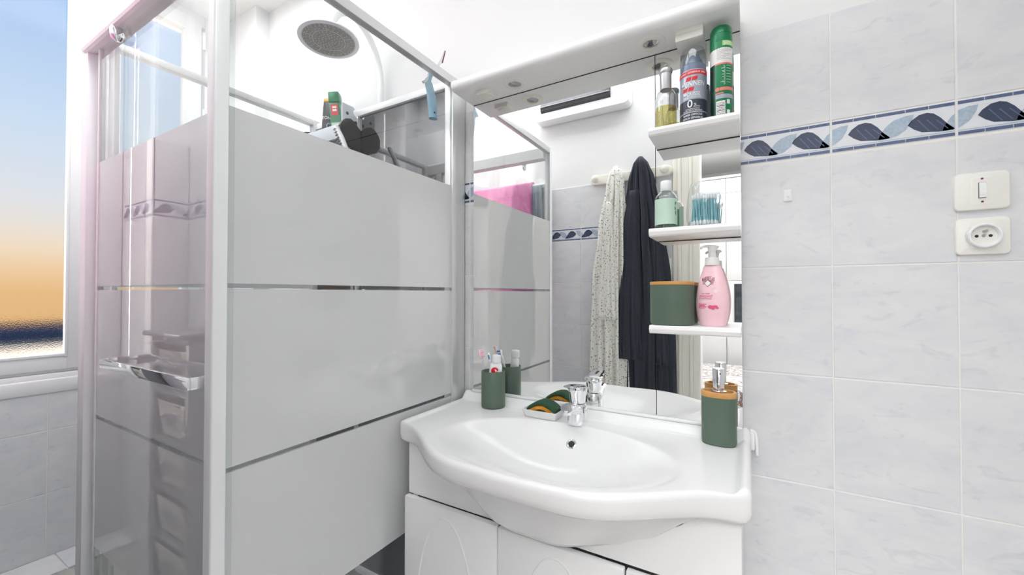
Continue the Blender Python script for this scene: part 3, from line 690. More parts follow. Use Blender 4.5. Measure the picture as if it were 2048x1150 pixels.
# squeegee hooked inside the side rail
sq = thing('squeegee', (-0.905, -0.125, 1.82), 'pale blue handled white squeegee hooked behind the shower rail', 'squeegee')
bm = bmesh.new(); tube(bm, bez([(-0.905, -0.124, 1.822), (-0.905, -0.127, 1.855), (-0.905, -0.135, 1.90), (-0.905, -0.150, 1.935)], 5), [0.0170] * 5 + [0.0180] * 5 + [0.0155] * 5 + [0.0125], 16, flat=.70)
finish('grip', bm, 'sky_blue', sq, True)
tb('neck', bez([(-0.905, -0.148, 1.930), (-0.905, -0.142, 1.955), (-0.905, -0.125, 1.985), (-0.906, -0.112, 2.005)], 5), [0.0095] * 8 + [0.006] * 8, 'sky_blue', sq, n=12, flat=.7)
bm = bmesh.new(); prism(bm, [(-0.176, 1.926), (-0.168, 1.922), (-0.120, 1.972), (-0.085, 2.030), (-0.069, 2.076), (-0.073, 2.078), (-0.092, 2.040), (-0.128, 1.982)], lambda y, z: (-0.9095, y, z), lambda y, z: (-0.9005, y, z)); finish('blade_holder', bm, 'white_plastic', sq)
bm = bmesh.new(); prism(bm, [(-0.085, 2.032), (-0.069, 2.079), (-0.0665, 2.078), (-0.081, 2.030)], lambda y, z: (-0.9110, y, z), lambda y, z: (-0.8990, y, z)); finish('blade', bm, 'print_maroon', sq)
tb('hang_hole', [(-0.8945, -0.130, 1.838), (-0.8925, -0.130, 1.838)], 0.003, 'hole_black', sq, n=10)

# ================================================================== VANITY
vu = thing('vanity_unit', (-0.418, -0.16, 0), 'white vanity cabinet with arched mouldings on its doors', 'cabinet')
bm = bmesh.new(); box(bm, -0.824, -0.806, -0.296, -0.002, 0.0, 0.828); box(bm, -0.030, -0.012, -0.296, -0.002, 0.0, 0.828); box(bm, -0.806, -0.03, -0.296, -0.002, 0.08, 0.098); box(bm, -0.806, -0.03, -0.28, -0.27, 0.0, 0.08)
finish('carcass', bm, 'lacquer', vu)
bm = bmesh.new(); prism(bm, [(-0.824, 0.683), (-0.012, 0.683), (-0.012, 0.829), (-0.075, 0.829), (-0.115, 0.790), (-0.150, 0.772), (-0.680, 0.772), (-0.715, 0.790), (-0.755, 0.829), (-0.824, 0.829)], lambda a, b_: (a, -0.313, b_), lambda a, b_: (a, -0.296, b_))
finish('fascia', bm, 'lacquer', vu)
DOORS = [(-0.8235, -0.524, 0.6815, -0.331), (-0.5215, -0.2205, 0.6785, -0.3295), (-0.2165, -0.0125, 0.6785, -0.3295)]
for i, (x0, x1, zt, yf) in enumerate(DOORS):
    d = bx('cabinet_door', x0, x1, yf, yf + 0.017, 0.085, zt, 'lacquer', vu, 0.003, 2)
    cx = (x0 + x1) / 2 if i != 0 else -0.682; a = (x1 - x0) * 0.345; zc = 0.30; hh = zt - 0.026 - zc
    pts = [(cx - a, yf, 0.13)] + [(cx + a * math.cos(t), yf, zc + hh * math.sin(t)) for t in [PI - PI * k / 36 for k in range(37)]] + [(cx + a, yf, 0.13)]
    tb('arch_moulding', pts, 0.0028, 'lacquer', d, n=8)
    bm = bmesh.new(); kx = x1 - 0.03 if i == 0 else x0 + 0.03
    tube(bm, [(kx, yf, 0.42), (kx, yf - 0.012, 0.42), (kx, yf - 0.022, 0.42)], [0.006, 0.006, 0.013], 16); finish('knob', bm, 'chrome', d, True)
# washbasin
wb = thing('washbasin', (-0.4165, -0.25, 0.83), 'white ceramic washbasin with a bow front on the vanity cabinet', 'washbasin')
XL, XRB = -0.848, 0.005; XCN = (XL + XRB) / 2; HW = (XRB - XL) / 2; RIM = 0.884
def yfront(s):
    b_ = min(1.0, max(0.0, (0.93 - abs(s)) / 0.80)); g = b_ * b_ * (3 - 2 * b_)
    return -0.332 - 0.132 * math.sin(g * PI / 2) ** 0.9 - 0.010 * (1 - s * s)
raw = []
for i in range(12): raw.append((XRB, -0.008 - (0.30) * i / 12))
for i in range(101):
    s = 1 - 2 * i / 100; raw.append((XCN + HW * s, yfront(s)))
for i in range(1, 13): raw.append((XL, yfront(-1) + (-0.008 - yfront(-1)) * i / 12))
for i in range(1, 60): raw.append((XL + (XRB - XL) * i / 60, -0.008))
# resample evenly, then smooth the corners
def resample(P, n):
    P = P + [P[0]]; L_ = [0]
    for a, b_ in zip(P, P[1:]): L_.append(L_[-1] + math.dist(a, b_))
    out = []; j = 0
    for i in range(n):
        d = L_[-1] * i / n
        while L_[j + 1] < d: j += 1
        t = (d - L_[j]) / max(1e-9, L_[j + 1] - L_[j]); out.append((P[j][0] + (P[j + 1][0] - P[j][0]) * t, P[j][1] + (P[j + 1][1] - P[j][1]) * t))
    return out
OUT = resample(raw, 300)
for _ in range(3): OUT = [((OUT[i - 1][0] + 2 * OUT[i][0] + OUT[(i + 1) % 300][0]) / 4, (OUT[i - 1][1] + 2 * OUT[i][1] + OUT[(i + 1) % 300][1]) / 4) for i in range(300)]
OUT = [(x, max(min(y, -0.008), -9)) for x, y in OUT]
nrm = []
for i in range(300):
    a, b_ = OUT[i - 1], OUT[(i + 1) % 300]; tx, ty = b_[0] - a[0], b_[1] - a[1]; l = math.hypot(tx, ty); nrm.append((-ty / l, tx / l))
if sum(n[0] * (o[0] - XCN) + n[1] * (o[1] + .25) for n, o in zip(nrm, OUT)) < 0: nrm = [(-a, -b_) for a, b_ in nrm]
BCX, BCY, BA = -0.413, -0.286, 0.295
def ss(t): t = min(1, max(0, t)); return t * t * (3 - 2 * t)
def ztop(x, y):
    r = math.hypot((x - BCX) / BA, (y - BCY) / 0.180)
    z = RIM - 0.004 - (0.080 * max(0.0, 1 - r * r) ** 1.35 * (1 + 0.55 * max(-1, min(1, (y - BCY) / 0.18))))
    z -= 0.003 * (1 - ss((r - 0.75) / 0.50))
    z += 0.023 * ss((y + 0.050) / 0.024) + 0.012 * ss((x + 0.026) / 0.02) + 0.004 * ss((-0.815 - x) / 0.02)
    return z
bm = bmesh.new(); rings = []
RR = 0.013; cen = (BCX, BCY)
fs = [0.02 + 0.98 * (k / 63) ** 0.9 for k in range(64)]
INN = []
for o in OUT:
    l = math.hypot(o[0] - cen[0], o[1] - cen[1]); INN.append((cen[0] + (o[0] - cen[0]) * (1 - RR / l), cen[1] + (o[1] - cen[1]) * (1 - RR / l)))
for f in fs: rings.append([bm.verts.new((cen[0] + (q[0] - cen[0]) * f, cen[1] + (q[1] - cen[1]) * f, ztop(cen[0] + (q[0] - cen[0]) * f, cen[1] + (q[1] - cen[1]) * f))) for q in INN])
def lip(off, dz, absz=None):
    rings.append([bm.verts.new((q[0] + (o[0] - q[0]) * off / RR, q[1] + (o[1] - q[1]) * off / RR, (ztop(*q) - dz) if absz is None else absz)) for q, o in zip(INN, OUT)])
for k in (1, 2, 3, 4): a = k * PI / 8; lip(RR * math.sin(a), RR * (1 - math.cos(a)))
lip(RR, 0, 0.848); lip(RR * .85, 0, 0.836); lip(RR * .2, 0, 0.830)
for f in (0.93, 0.85, 0.75, 0.64, 0.52, 0.40, 0.28, 0.15):
    rings.append([bm.verts.new((cen[0] + (q[0] - cen[0]) * f, cen[1] + (q[1] - cen[1]) * f, 0.830 - 0.132 * ss((0.93 - f) / 0.55) * (1 if q[1] < -0.02 else .9))) for q in INN])
for A_, B_ in zip(rings, rings[1:]):
    for i in range(300): bm.faces.new((A_[i], A_[(i + 1) % 300], B_[(i + 1) % 300], B_[i]))
bm.faces.new(rings[0]); bm.faces.new(rings[-1])
basin = finish('basin', bm, 'porcelain', wb, 'all')
zo = -0.150; zz = ztop(-0.404, zo)
bm = bmesh.new()
nz = Vector((0, -(ztop(-0.404, zo + .004) - ztop(-0.404, zo - .004)) / .008, 1)).normalized()
q = nz.to_track_quat('Z', 'Y').to_matrix().to_4x4(); MO = Matrix.Translation((-0.404, zo, zz)) @ q
lathe(bm, (0, 0, 0), [(0.0085, -0.003), (0.0085, 0.0015), (0.0105, 0.003), (0.0135, 0.002), (0.0145, -0.002)], 28, closed=False); bmesh.ops.transform(bm, matrix=MO, verts=bm.verts)
finish('overflow_ring', bm, 'chrome', wb, True)
bm = bmesh.new(); lathe(bm, (0, 0, 0), [(0, 0.0005), (0.0087, 0.0005)], 24, closed=False); bmesh.ops.transform(bm, matrix=MO, verts=bm.verts); finish('overflow_hole', bm, 'hole_black', wb)
bm = bmesh.new(); box(bm, 0.003, 0.0135, -0.018, -0.004, 0.86, 0.905, .003); tube(bm, bez([(0.004, -0.010, 0.906), (0.013, -0.012, 0.903), (0.017, -0.014, 0.885), (0.018, -0.016, 0.85)], 5), 0.0035, 8)
finish('sealant', bm, 'white_plastic', wb, True)

# mixer tap
tp = thing('mixer_tap', (-0.425, -0.085, 0.879), 'chrome single lever mixer tap on the washbasin', 'tap')
TX, TY, TZ = -0.410, -0.088, 0.879
lz('tap_body', (TX, TY, TZ), [(0.0, 0), (0.0290, 0), (0.0298, 0.003), (0.0288, 0.012), (0.0270, 0.030), (0.0255, 0.045), (0.0240, 0.052), (0.0215, 0.056), (0, 0.057)], 'chrome', tp, n=36)
bm = bmesh.new()
sp = bez([(TX, TY, TZ + 0.034), (TX, TY - 0.030, TZ + 0.046), (TX, TY - 0.060, TZ + 0.056), (TX, TY - 0.082, TZ + 0.060)], 6)
tube(bm, sp, [0.021] * 7 + [0.0185] * 6 + [0.0165] * 6, 20, flat=.70); finish('spout', bm, 'chrome', tp, True)
lz('aerator', (TX, TY - 0.074, TZ + 0.042), [(0, 0), (0.0095, 0), (0.0105, .002), (0.0105, .012), (0, .013)], 'chrome', tp, n=24)
bm = bmesh.new()
lathe(bm, (TX, TY, TZ + 0.058), [(0.0, 0), (0.0205, 0), (0.0215, .003), (0.0225, .014), (0.0250, .028), (0.0275, .038), (0.0260, 0.044), (0.0, 0.047)], 32)
finish('lever_base', bm, 'chrome', tp, True)
bm = bmesh.new()
lv = bez([(TX, TY + 0.026, TZ + 0.094), (TX, TY - 0.002, TZ + 0.102), (TX, TY - 0.038, TZ + 0.108), (TX, TY - 0.072, TZ + 0.113)], 6)
tube(bm, lv, [0.020] * 3 + [0.026] * 6 + [0.022] * 5 + [0.017] * 3 + [0.012, 0.008], 18, flat=.20); lev = finish('lever', bm, 'chrome', tp, True)
tb('lever_mark', [(TX, TY - 0.022, TZ + 0.1095), (TX, TY - 0.044, TZ + 0.1135)], 0.0045, 'black_plastic', lev, n=8, flat=.3)

# ================================================================== MIRROR UNIT
YM = -0.020; MX0, MXS, MX1, MZ0, MZ1 = -0.813, -0.2125, -0.0118, 0.912, 1.884
mu = thing('mirror_unit', (-0.412, -0.01, 0.9), 'wide wall mirror with spotlight canopy and three white shelves above the washbasin', 'mirror')
bx('backing', MX0 + .004, MX1 - .004, -0.014, -0.001, MZ0, MZ1, 'seam', mu)
for a, b_ in ((MX0, MXS - 0.0009), (MXS + 0.0009, MX1)):
    pm = bx('mirror_pane', a, b_, YM, -0.014, MZ0, MZ1, 'mirror_silver', mu)
bx('bottom_trim', MX0 - .003, MX1 + .004, -0.026, -0.001, 0.9035, 0.9115, 'white_plastic', mu, .002)
for zt in (1.646, 1.398, 1.161):
    bm = bmesh.new(); o_ = [(YM, zt), (-0.126, zt), (-0.131, zt - .003), (-0.132, zt - .009), (-0.129, zt - .017), (-0.124, zt - 0.020), (YM, zt - 0.020)]
    prism(bm, o_, lambda y, z: (-0.2085, y, z), lambda y, z: (-0.0125, y, z)); finish('shelf', bm, 'lacquer', mu)
    bx('shelf_gasket', -0.2085, -0.0125, YM - 0.0015, YM - 0.0002, zt - 0.0225, zt - 0.0200, 'seam', mu)
ZU = 1.886
bm = bmesh.new(); yf = -0.142
o_ = [(-0.004, ZU), (yf + .016, ZU)] + arc(yf + .016, ZU + .018, 0.018, -PI / 2, -PI * 1.5, 12)[1:] + [(-0.004, ZU + 0.042)]
prism(bm, o_, lambda y, z: (MX0 - .002, y, z), lambda y, z: (MX1 + .001, y, z)); can = finish('canopy', bm, 'lacquer', mu, True)
bx('gasket', MX0, MX1, YM - 0.001, -0.012, MZ1, MZ1 + .0022, 'seam', mu)
for xx in (-0.6165, -0.2115):
    c = (xx, -0.080, ZU - 0.0001)
    s = lz('spotlight_ring', c, [(0.022, -0.0035), (0.0245, -0.0045), (0.034, -0.0022), (0.036, -0.0005), (0.036, 0.0)], 'cream_plastic', can, n=40, closed=False)
    lz('spotlight_trim', c, [(0.0195, -0.0012), (0.0200, -0.0042), (0.0215, -0.0050), (0.0228, -0.0036)], 'cream_wood', can, n=36, closed=False)
    lz('spotlight_lens', c, [(0, -0.0040), (0.010, -0.0034), (0.0198, -0.0014)], 'spot_lamp', can, n=36, closed=False)
bm = bmesh.new(); box(bm, -0.747, -0.697, -0.100, -0.050, ZU - 0.014, ZU + .001, 0.002); sb = finish('switch_box', bm, 'cream_plastic', can, True)
lz('push_button', (-0.722, -0.073, ZU - 0.0185), [(0, 0), (0.0155, 0), (0.017, .0012), (0.017, .006)], 'cream_plastic', can, n=32)
bm = bmesh.new(); box(bm, -0.150, -0.087, -0.098, -0.034, ZU - 0.012, ZU + .001, 0.002); box(bm, -0.150, -0.087, -0.101, -0.032, ZU - 0.030, ZU - 0.0128, 0.003); finish('socket_box', bm, 'cream_plastic', can, True)

# ================================================================== THINGS ON THE MIRROR SHELVES
S1, S2, S3 = 1.646, 1.398, 1.161
# perfume bottle
x, y, z = -0.1755, -0.080, S1
pf_ = thing('perfume_bottle', (x, y, z), 'clear glass perfume bottle with yellow liquid and silver cap on the top shelf', 'bottle')
lz('bottle_glass', (x, y, z), [(0, 0), (0.024, 0), (0.0265, .003), (0.0265, 0.072), (0.0255, 0.086), (0.021, 0.098), (0.0125, 0.105), (0.011, 0.110), (0, 0.110)], 'bottle_glass', pf_, n=40)
lz('perfume', (x, y, z), [(0, 0.004), (0.0242, 0.004), (0.0248, 0.006), (0.0248, 0.060), (0, 0.060)], 'perfume_liquid', pf_, n=40)
cap = lz('cap', (x, y, z + 0.107), [(0.0, 0), (0.0135, 0), (0.014, .002), (0.014, 0.040), (0.0155, 0.0415), (0.0165, 0.044), (0.0165, 0.050), (0.0155, 0.0525), (0, 0.053)], 'silver_cap', pf_, n=36)
cp = cyl_place(x, y, 0.0268, z, face_cam(x, y) - 0.62)
text('embossed_letters', 'BOSS', 0.026, lambda u, v: cp(v, 0.048 - u), 'bottle_glass', pf_)
# shaving mousse can
x, y, z = -0.1120, -0.078, S1
R_ = 0.0305
ms = thing('shaving_foam_can', (x, y, z), 'grey shaving foam can with red and navy print on the top shelf', 'can')
lz('can_body', (x, y, z), [(0, 0), (R_ - .002, 0), (R_, .002), (R_, 0.124), (R_, 0.130), (R_ - .001, 0.131), (R_ - .0012, 0.146), (R_ - .004, 0.148), (0, 0.149)], ['mousse_grey', 'mousse_dark'], ms, n=48, mis=[0, 0, 0, 0, 0, 1, 1, 1])
lz('nozzle', (x, y, z + 0.1485), [(0, 0), (0.023, 0), (0.022, .008), (0.015, 0.022), (0.012, 0.028), (0, 0.029)], 'mousse_dark', ms, n=32)
lz('cap', (x, y, z + 0.147), [(R_ - .0008, 0), (R_ - .0012, 0.025), (R_ - .005, 0.040), (0.017, 0.0465), (0, 0.048)], 'plastic_smoke', ms, n=48, closed=False)
A = face_cam(x, y) - 0.05; cp = cyl_place(x, y, R_ + .0002, z, A); cq = cyl_place(x, y, R_ + .0004, z, A)
def band(name, v0, v1, m, par, c_, u0=None, u1=None, rad=R_, shear=0.0):
    if u0 is None: u0, u1 = -rad * 1.7, rad * 1.7
    bm = bmesh.new(); patch(bm, u0, u1, v0, v1, c_, 24, 0, shear); return finish(name, bm, m, par)
band('red_band', 0.117, 0.128, 'print_red', ms, cp)
text('lettering', 'FORMAT GENEREUX 250ML', 0.0058, lambda u, v: cq(u, v + 0.1225), 'print_white', ms)
for u in (-0.0105, 0.0035):
    for v0, v1 in ((0.103, 0.112), (0.078, 0.087)): band('red_mark', v0, v1, 'print_red', ms, cp, u - .0085 - .32 * .095, u + .0035 - .32 * .095, shear=0.32)
text('brand_lettering', 'MENNEN', 0.0165, lambda u, v: cq(u, v + 0.095), 'print_white', ms, shear=0.18, sx=.86)
text('lettering', 'MOUSSE', 0.0125, lambda u, v: cq(u - .002, v + 0.070), 'print_white', ms, sx=.85)
text('lettering', 'ULTRA PROTECTION', 0.0042, lambda u, v: cq(u, v + 0.0625), 'print_white', ms)
band('navy_band', 0.0285, 0.0575, 'print_navy', ms, cp); band('navy_band', 0.0085, 0.0255, 'print_navy', ms, cp)
text('lettering', '0', 0.026, lambda u, v: cq(u - .006, v + 0.0465), 'print_white', ms)
text('lettering', '%', 0.008, lambda u, v: cq(u + .006, v + 0.044), 'print_white', ms)
text('lettering', 'ALCOOL', 0.004, lambda u, v: cq(u + .010, v + 0.0395), 'print_white', ms)
text('lettering', 'ANTI-IRRITATIONS', 0.0038, lambda u, v: cq(u, v + 0.0345), 'print_white', ms); text('lettering', 'ULTRA HAUTE PRECISION', 0.0038, lambda u, v: cq(u, v + 0.0305), 'print_white', ms)
text('lettering', 'BARBE DIFFICILE', 0.0062, lambda u, v: cq(u, v + 0.0205), 'print_white', ms); text('lettering', 'PEAUX SENSIBLES', 0.0062, lambda u, v: cq(u, v + 0.0128), 'print_white', ms)
# green aerosol
x, y, z = -0.0505, -0.078, S1; R_ = 0.0240
gc = thing('hair_spray_can', (x, y, z), 'tall green aerosol can with white and red print on the top shelf', 'can')
lz('can_body', (x, y, z), [(0, 0), (R_ - .002, 0), (R_, .002), (R_, 0.183), (R_ - .0015, 0.1835), (0, 0.184)], 'can_dark_green', gc, n=48)
lz('cap', (x, y, z + 0.1835), [(0, 0), (R_, 0), (R_ + .0003, .002), (R_, .018), (R_ - .0006, .0185), (R_ - .0006, .0192), (R_, .0196), (R_ - .0005, .032), (R_ - .004, .0385), (0, .040)], 'can_green', gc, n=48)
A = face_cam(x, y) + 0.12; cp = cyl_place(x, y, R_ + .0002, z, A); cq = cyl_place(x, y, R_ + .0004, z, A); c3 = cyl_place(x, y, R_ + .0006, z, A)
U0, U1 = -0.0165, 0.045
band('green_panel', 0.002, 0.128, 'can_green', gc, cp, U0, U1); band('green_panel', 0.165, 0.1835, 'can_green', gc, cp, -0.07, 0.07)
band('white_panel', 0.131, 0.1665, 'can_white', gc, cp, -0.055, 0.055)
band('red_line', 0.1275, 0.1312, 'print_salmon', gc, cq, U0, U1)
text('lettering', '50%', 0.0115, lambda u, v: c3(u + .013, v + 0.1765), 'print_white', gc); band('lime_tag', 0.1710, 0.1825, 'lime', gc, cq, 0.0, 0.030)
bm = bmesh.new()
for k in range(7): patch(bm, -0.012, 0.022 - 0.008 * (k % 3), 0.161 - k * .0036, 0.1619 - k * .0036, cq, 6)
finish('small_print', bm, 'print_grey', gc)
bm = bmesh.new()
for k in range(16): patch(bm, 0.004 - 0.010 * random.random(), 0.006, 0.123 - k * .0029, 0.1242 - k * .0029, cq, 4); 
for k in range(7): patch(bm, 0.0085, 0.020, 0.123 - k * .0065, 0.1242 - k * .0065, cq, 4)
finish('small_print', bm, 'mint_label', gc)
band('red_line', 0.066, 0.0735, 'print_salmon', gc, cq, -0.006, U1); band('red_line', 0.0585, 0.0612, 'print_salmon', gc, cq, -0.0155, 0.002)
bm = bmesh.new(); pts = [c3(-0.0115 + 0.0048 * math.cos(t * PI / 8), 0.0697 + 0.0048 * math.sin(t * PI / 8)) for t in range(16)]; bm.faces.new([bm.verts.new(q) for q in pts]); finish('red_dot', bm, 'print_salmon', gc)
band('pale_panel', 0.0475, 0.057, 'mousse_grey', gc, cq, -0.0155, U1)
band('barcode_panel', 0.004, 0.042, 'can_white', gc, cq, -0.0145, 0.0055)
bm = bmesh.new()
for k in range(9): patch(bm, -0.0125, 0.004, 0.0075 + k * .0036, 0.0075 + k * .0036 + (0.0009 if k % 3 else 0.0018), c3, 4)
finish('barcode', bm, 'print_navy', gc)
for v in (0.034, 0.010): band('symbol', v, v + .010, 'print_white', gc, cq, 0.009, 0.0165)

# lotion bottle on the middle shelf
x, y, z = -0.1765, -0.080, S2; R_ = 0.0265
lb = thing('lotion_bottle', (x, y, z), 'small clear bottle with pale mint label and white cap on the middle shelf', 'bottle')
lz('bottle_body', (x, y, z), [(0, 0), (R_ - .002, 0), (R_, .003), (R_, 0.078), (R_ - .003, 0.086), (0.017, 0.094), (0.0125, 0.097), (0.0125, 0.100), (0, .100)], 'bottle_glass', lb, n=40)
lz('lotion', (x, y, z), [(0, .003), (R_ - .002, .003), (R_ - .002, 0.070), (0, 0.070)], 'mint_liquid', lb, n=32)
lz('cap', (x, y, z + 0.098), [(0, 0), (0.0125, 0), (0.0130, .001), (0.0128, 0.0245), (0.0115, 0.0262), (0, .0266)], 'white_plastic', lb, n=36)
A = face_cam(x, y); cp = cyl_place(x, y, R_ + .0002, z, A); cq = cyl_place(x, y, R_ + .0005, z, A)
band('label', 0.012, 0.076, 'mint_label', lb, cp, -0.06, 0.06)
bm = bmesh.new()
for u, v, s_, a in ((0.0245, 0.058, .012, 1.3), (0.0265, 0.046, .010, 1.9), (0.0245, 0.038, .009, 1.1), (0.028, 0.034, .008, 2.0)):
    pts = [(s_ * t, .0022 * math.sin(PI * t)) for t in (0, .25, .5, .75, 1)] + [(s_ * t, -.0022 * math.sin(PI * t)) for t in (.75, .5, .25)]
    bm.faces.new([bm.verts.new(cq(u + p[0] * math.cos(a) - p[1] * math.sin(a), v + p[0] * math.sin(a) + p[1] * math.cos(a))) for p in pts])
finish('leaf_print', bm, 'leaf_green', lb)
# cotton bud tub
x, y, z = -0.089, -0.079, S2
ct = thing('cotton_bud_tub', (x, y, z), 'clear plastic tub full of blue cotton buds on the middle shelf', 'tub')
lz('tub_base', (x, y, z), [(0, 0), (0.036, 0), (0.0375, .002), (0.0375, 0.014), (0.035, 0.0145), (0.035, .003), (0, .003)], 'plastic_clear', ct, n=44)
lz('tub_dome', (x, y, z + .0145), [(0.0375, 0), (0.0395, .002), (0.0392, 0.030), (0.0375, 0.055), (0.034, 0.075), (0.0315, 0.086), (0.029, 0.0925), (0.0, 0.095)], 'plastic_clear', ct, n=44, closed=False)
bm = bmesh.new()
tube(bm, [(0, 0, 0.009), (0, 0, 0.066)], 0.0012, 6, mi=0)
for q in (0.0, 0.063): lathe(bm, (0, 0, q), [(0.0013, 0), (0.0024, .003), (0.0025, .008), (0.0012, 0.012), (0, .0122)], 6, mis=[1] * 5, closed=False)
me = bpy.data.meshes.new('cotton_bud'); bm.to_mesh(me); bm.free(); me.materials.append(MATS['swab_blue']); me.materials.append(MATS['cotton'])
for i in range(64):
    rr = 0.030 * math.sqrt((i + .5) / 64); a = i * 2.39996
    o = link('cotton_bud', me, None, (x + rr * math.cos(a), y + rr * math.sin(a), z + .0035)); o.rotation_euler = (random.uniform(-.09, .09) - .0, random.uniform(-.09, .09), 0)
    tag(o, 'thin blue stemmed cotton bud standing in the clear tub', 'cotton bud', 'cotton buds in the tub')

# sage canister with bamboo lid
x, y, z = -0.1640, -0.076, S3
cn = thing('storage_canister', (x, y, z), 'sage green canister with a bamboo lid on the bottom shelf', 'canister')
lz('canister_body', (x, y, z), [(0, 0), (0.047, 0), (0.0505, .002), (0.0515, .006), (0.0515, 0.098), (0.0505, 0.0985), (0, .0985)], 'sage', cn, n=56)
lz('lid', (x, y, z + 0.0985), [(0, 0), (0.051, 0), (0.0520, .001), (0.0520, 0.0075), (0.051, 0.0085), (0, .0085)], 'bamboo', cn, n=56)
# pink pump bottle
x, y, z = -0.0725, -0.078, S3
pb = thing('body_milk_bottle', (x, y, z), 'pink body milk bottle with a white pump on the bottom shelf', 'bottle')
PROF = [(0, 0), (0.026, 0), (0.0285, .002), (0.0315, .012), (0.0355, .032), (0.0368, .052), (0.0355, .076), (0.0310, .102), (0.0250, .124), (0.0205, .138), (0.0188, .143), (0.0165, .1445), (0, .145)]
PROF = [(0, 0)] + [(float(q[0]), float(q[1])) for q in bez([(a, b_, 0) for a, b_ in PROF[1:-1]], 4)] + [(0, .145)]
bm = bmesh.new(); lathe(bm, (0, 0, 0), PROF, 48, sx=1.0, sy=.62)
A = face_cam(x, y) + PI / 2 - .30
MB_ = Matrix.Translation((x, y, z)) @ Matrix.Rotation(A, 4, 'Z'); bmesh.ops.transform(bm, matrix=MB_, verts=bm.verts); finish('bottle_body', bm, 'pink_bottle', pb, True)
def pr(v):
    for (r0, z0), (r1, z1) in zip(PROF[1:], PROF[2:]):
        if z0 <= v <= z1 and z1 > z0: return r0 + (r1 - r0) * (v - z0) / (z1 - z0)
    return 0.03
def pbp(off):
    def f(u, v):
        r = pr(v); s = max(-.97, min(.97, u / r)); return MB_ @ Vector((u, -(r * .62 + off * 1.0) * math.sqrt(1 - s * s) - off * .3, v))
    return f
if (MB_.to_3x3() @ Vector((0, -1, 0))).dot(Vector((CAMXY[0] - x, CAMXY[1] - y, 0))) < 0:
    MB_ = MB_ @ Matrix.Rotation(PI, 4, 'Z')
p1, p2 = pbp(.0004), pbp(.0008)
text('lettering', 'LE PETIT', 0.0042, lambda u, v: p1(u - .004, v + .1165), 'print_maroon', pb)
text('brand_lettering', 'MARSEILLAIS', 0.0085, lambda u, v: p1(u * .62 - .004, v * 1.5 + .1105), 'print_maroon', pb)
for k in range(3):
    flat_patch('logo_line', -0.0165, 0.0085, .0995 + k * .0028, .1005 + k * .0028, 'print_maroon', pb, p1, 6)
bm = bmesh.new(); bm.faces.new([bm.verts.new(p2(-.004 + a, .102 + b_)) for a, b_ in ((-.0085, 0), (0, -.0085), (.0085, 0), (0, .0085))]); finish('logo_diamond', bm, 'print_maroon', pb)
p3 = pbp(.0011)
bm = bmesh.new(); bm.faces.new([bm.verts.new(p3(-.004 + a, .102 + b_)) for a, b_ in ((-.0072, 0), (0, -.0072), (.0072, 0), (0, .0072))]); finish('logo_diamond', bm, 'print_white', pb)
text('lettering', 'LAIT CORPS', 0.0035, lambda u, v: p1(u - .008, v + .0770), 'print_maroon', pb)
text('lettering', 'APAISANT', 0.0088, lambda u, v: p1(u * .78 - .008, v + .0705), 'print_pink', pb)
text('lettering', 'PEAUX SECHES ET SENSIBLES', 0.0030, lambda u, v: p1(u * .8 - .010, v + .0650), 'print_maroon', pb)
for k in range(4): flat_patch('small_print', -0.0265, -0.010 + .004 * (k % 2), .042 + k * .0032, .0437 + k * .0032, 'print_pink', pb, p1, 4)
bm = bmesh.new()
for u, v, r in ((.003, .046, .0055), (.013, .0465, .005), (.008, .0425, .0035), (.017, .044, .003)): bm.faces.new([bm.verts.new(p2(u + r * math.cos(t * PI / 5) * (1 + .25 * (t % 2)), v + r * .7 * math.sin(t * PI / 5) * (1 + .25 * (t % 2)))) for t in range(10)])
finish('flower_print', bm, 'print_pink', pb)
bm = bmesh.new()
for u, v, r in ((.013, .083, .0045), (.007, .093, .0025), (-.014, .056, .0015), (-.016, .037, .0018), (-.001, .086, .0014)): bm.faces.new([bm.verts.new(p2(u + r * math.cos(t * PI / 8), v + r * math.sin(t * PI / 8))) for t in range(16)])
finish('dot_print', bm, 'print_pale', pb)
lz('pump_collar', (x, y, z + .1445), [(0, 0), (0.0158, 0), (0.0163, .001), (0.0152, .017), (0.0145, .019), (0, .019)], 'pump_white', pb, n=32)
lz('pump_stem', (x, y, z + .163), [(0.0085, 0), (0.0085, .010), (0.0075, 0.013), (0.0085, .016), (0.010, .024), (0.0105, .0275), (0, .029)], 'pump_white', pb, n=24)
dv = Vector((-0.80, -0.55, 0)).normalized()
tb('pump_spout', [Vector((x, y, z + .187)) + dv * a + Vector((0, 0, b_)) for a, b_ in ((-.012, .001), (0, .003), (.012, .004), (.020, .003), (.026, .0005), (.0275, -.003))], [.009, .010, .0075, .006, .005, .004], 'pump_white', pb, n=14, flat=.45)

# ================================================================== THINGS ON THE WASHBASIN
# tooth mug
x, y, z = -0.699, -0.072, ztop(-0.699, -0.085) + .0006
MG = thing('tooth_mug', (x, y, z), 'sage green tooth mug on the washbasin deck', 'mug')
lz('mug_body', (x, y, z), [(0, 0), (0.0345, 0), (0.037, .002), (0.0378, .006), (0.0378, 0.112), (0.0370, 0.1132), (0.0345, 0.1132), (0.0338, 0.112), (0.0335, .012), (0, .010)], 'sage', MG, n=52)
cp = cyl_place(x, y, 0.0380, z, 1.05); text('embossed_letters', 'DENTS', 0.015, lambda u, v: cp(v, 0.060 - u), 'mousse_dark', MG)
def brush(name, base, top, mh, label):
    base, top = Vector(base), Vector(top); d = (top - base).normalized()
    t_ = thing(name, base, label, 'toothbrush'); return t_, base, top, d
b0 = Vector((x, y, z + .0115))
t_, a_, c_, d_ = brush('toothbrush', b0 + Vector((.012, -.006, 0)), b0 + Vector((-.0575, .004, .163)), None, 'pink toothbrush with a clear handle leaning in the tooth mug')
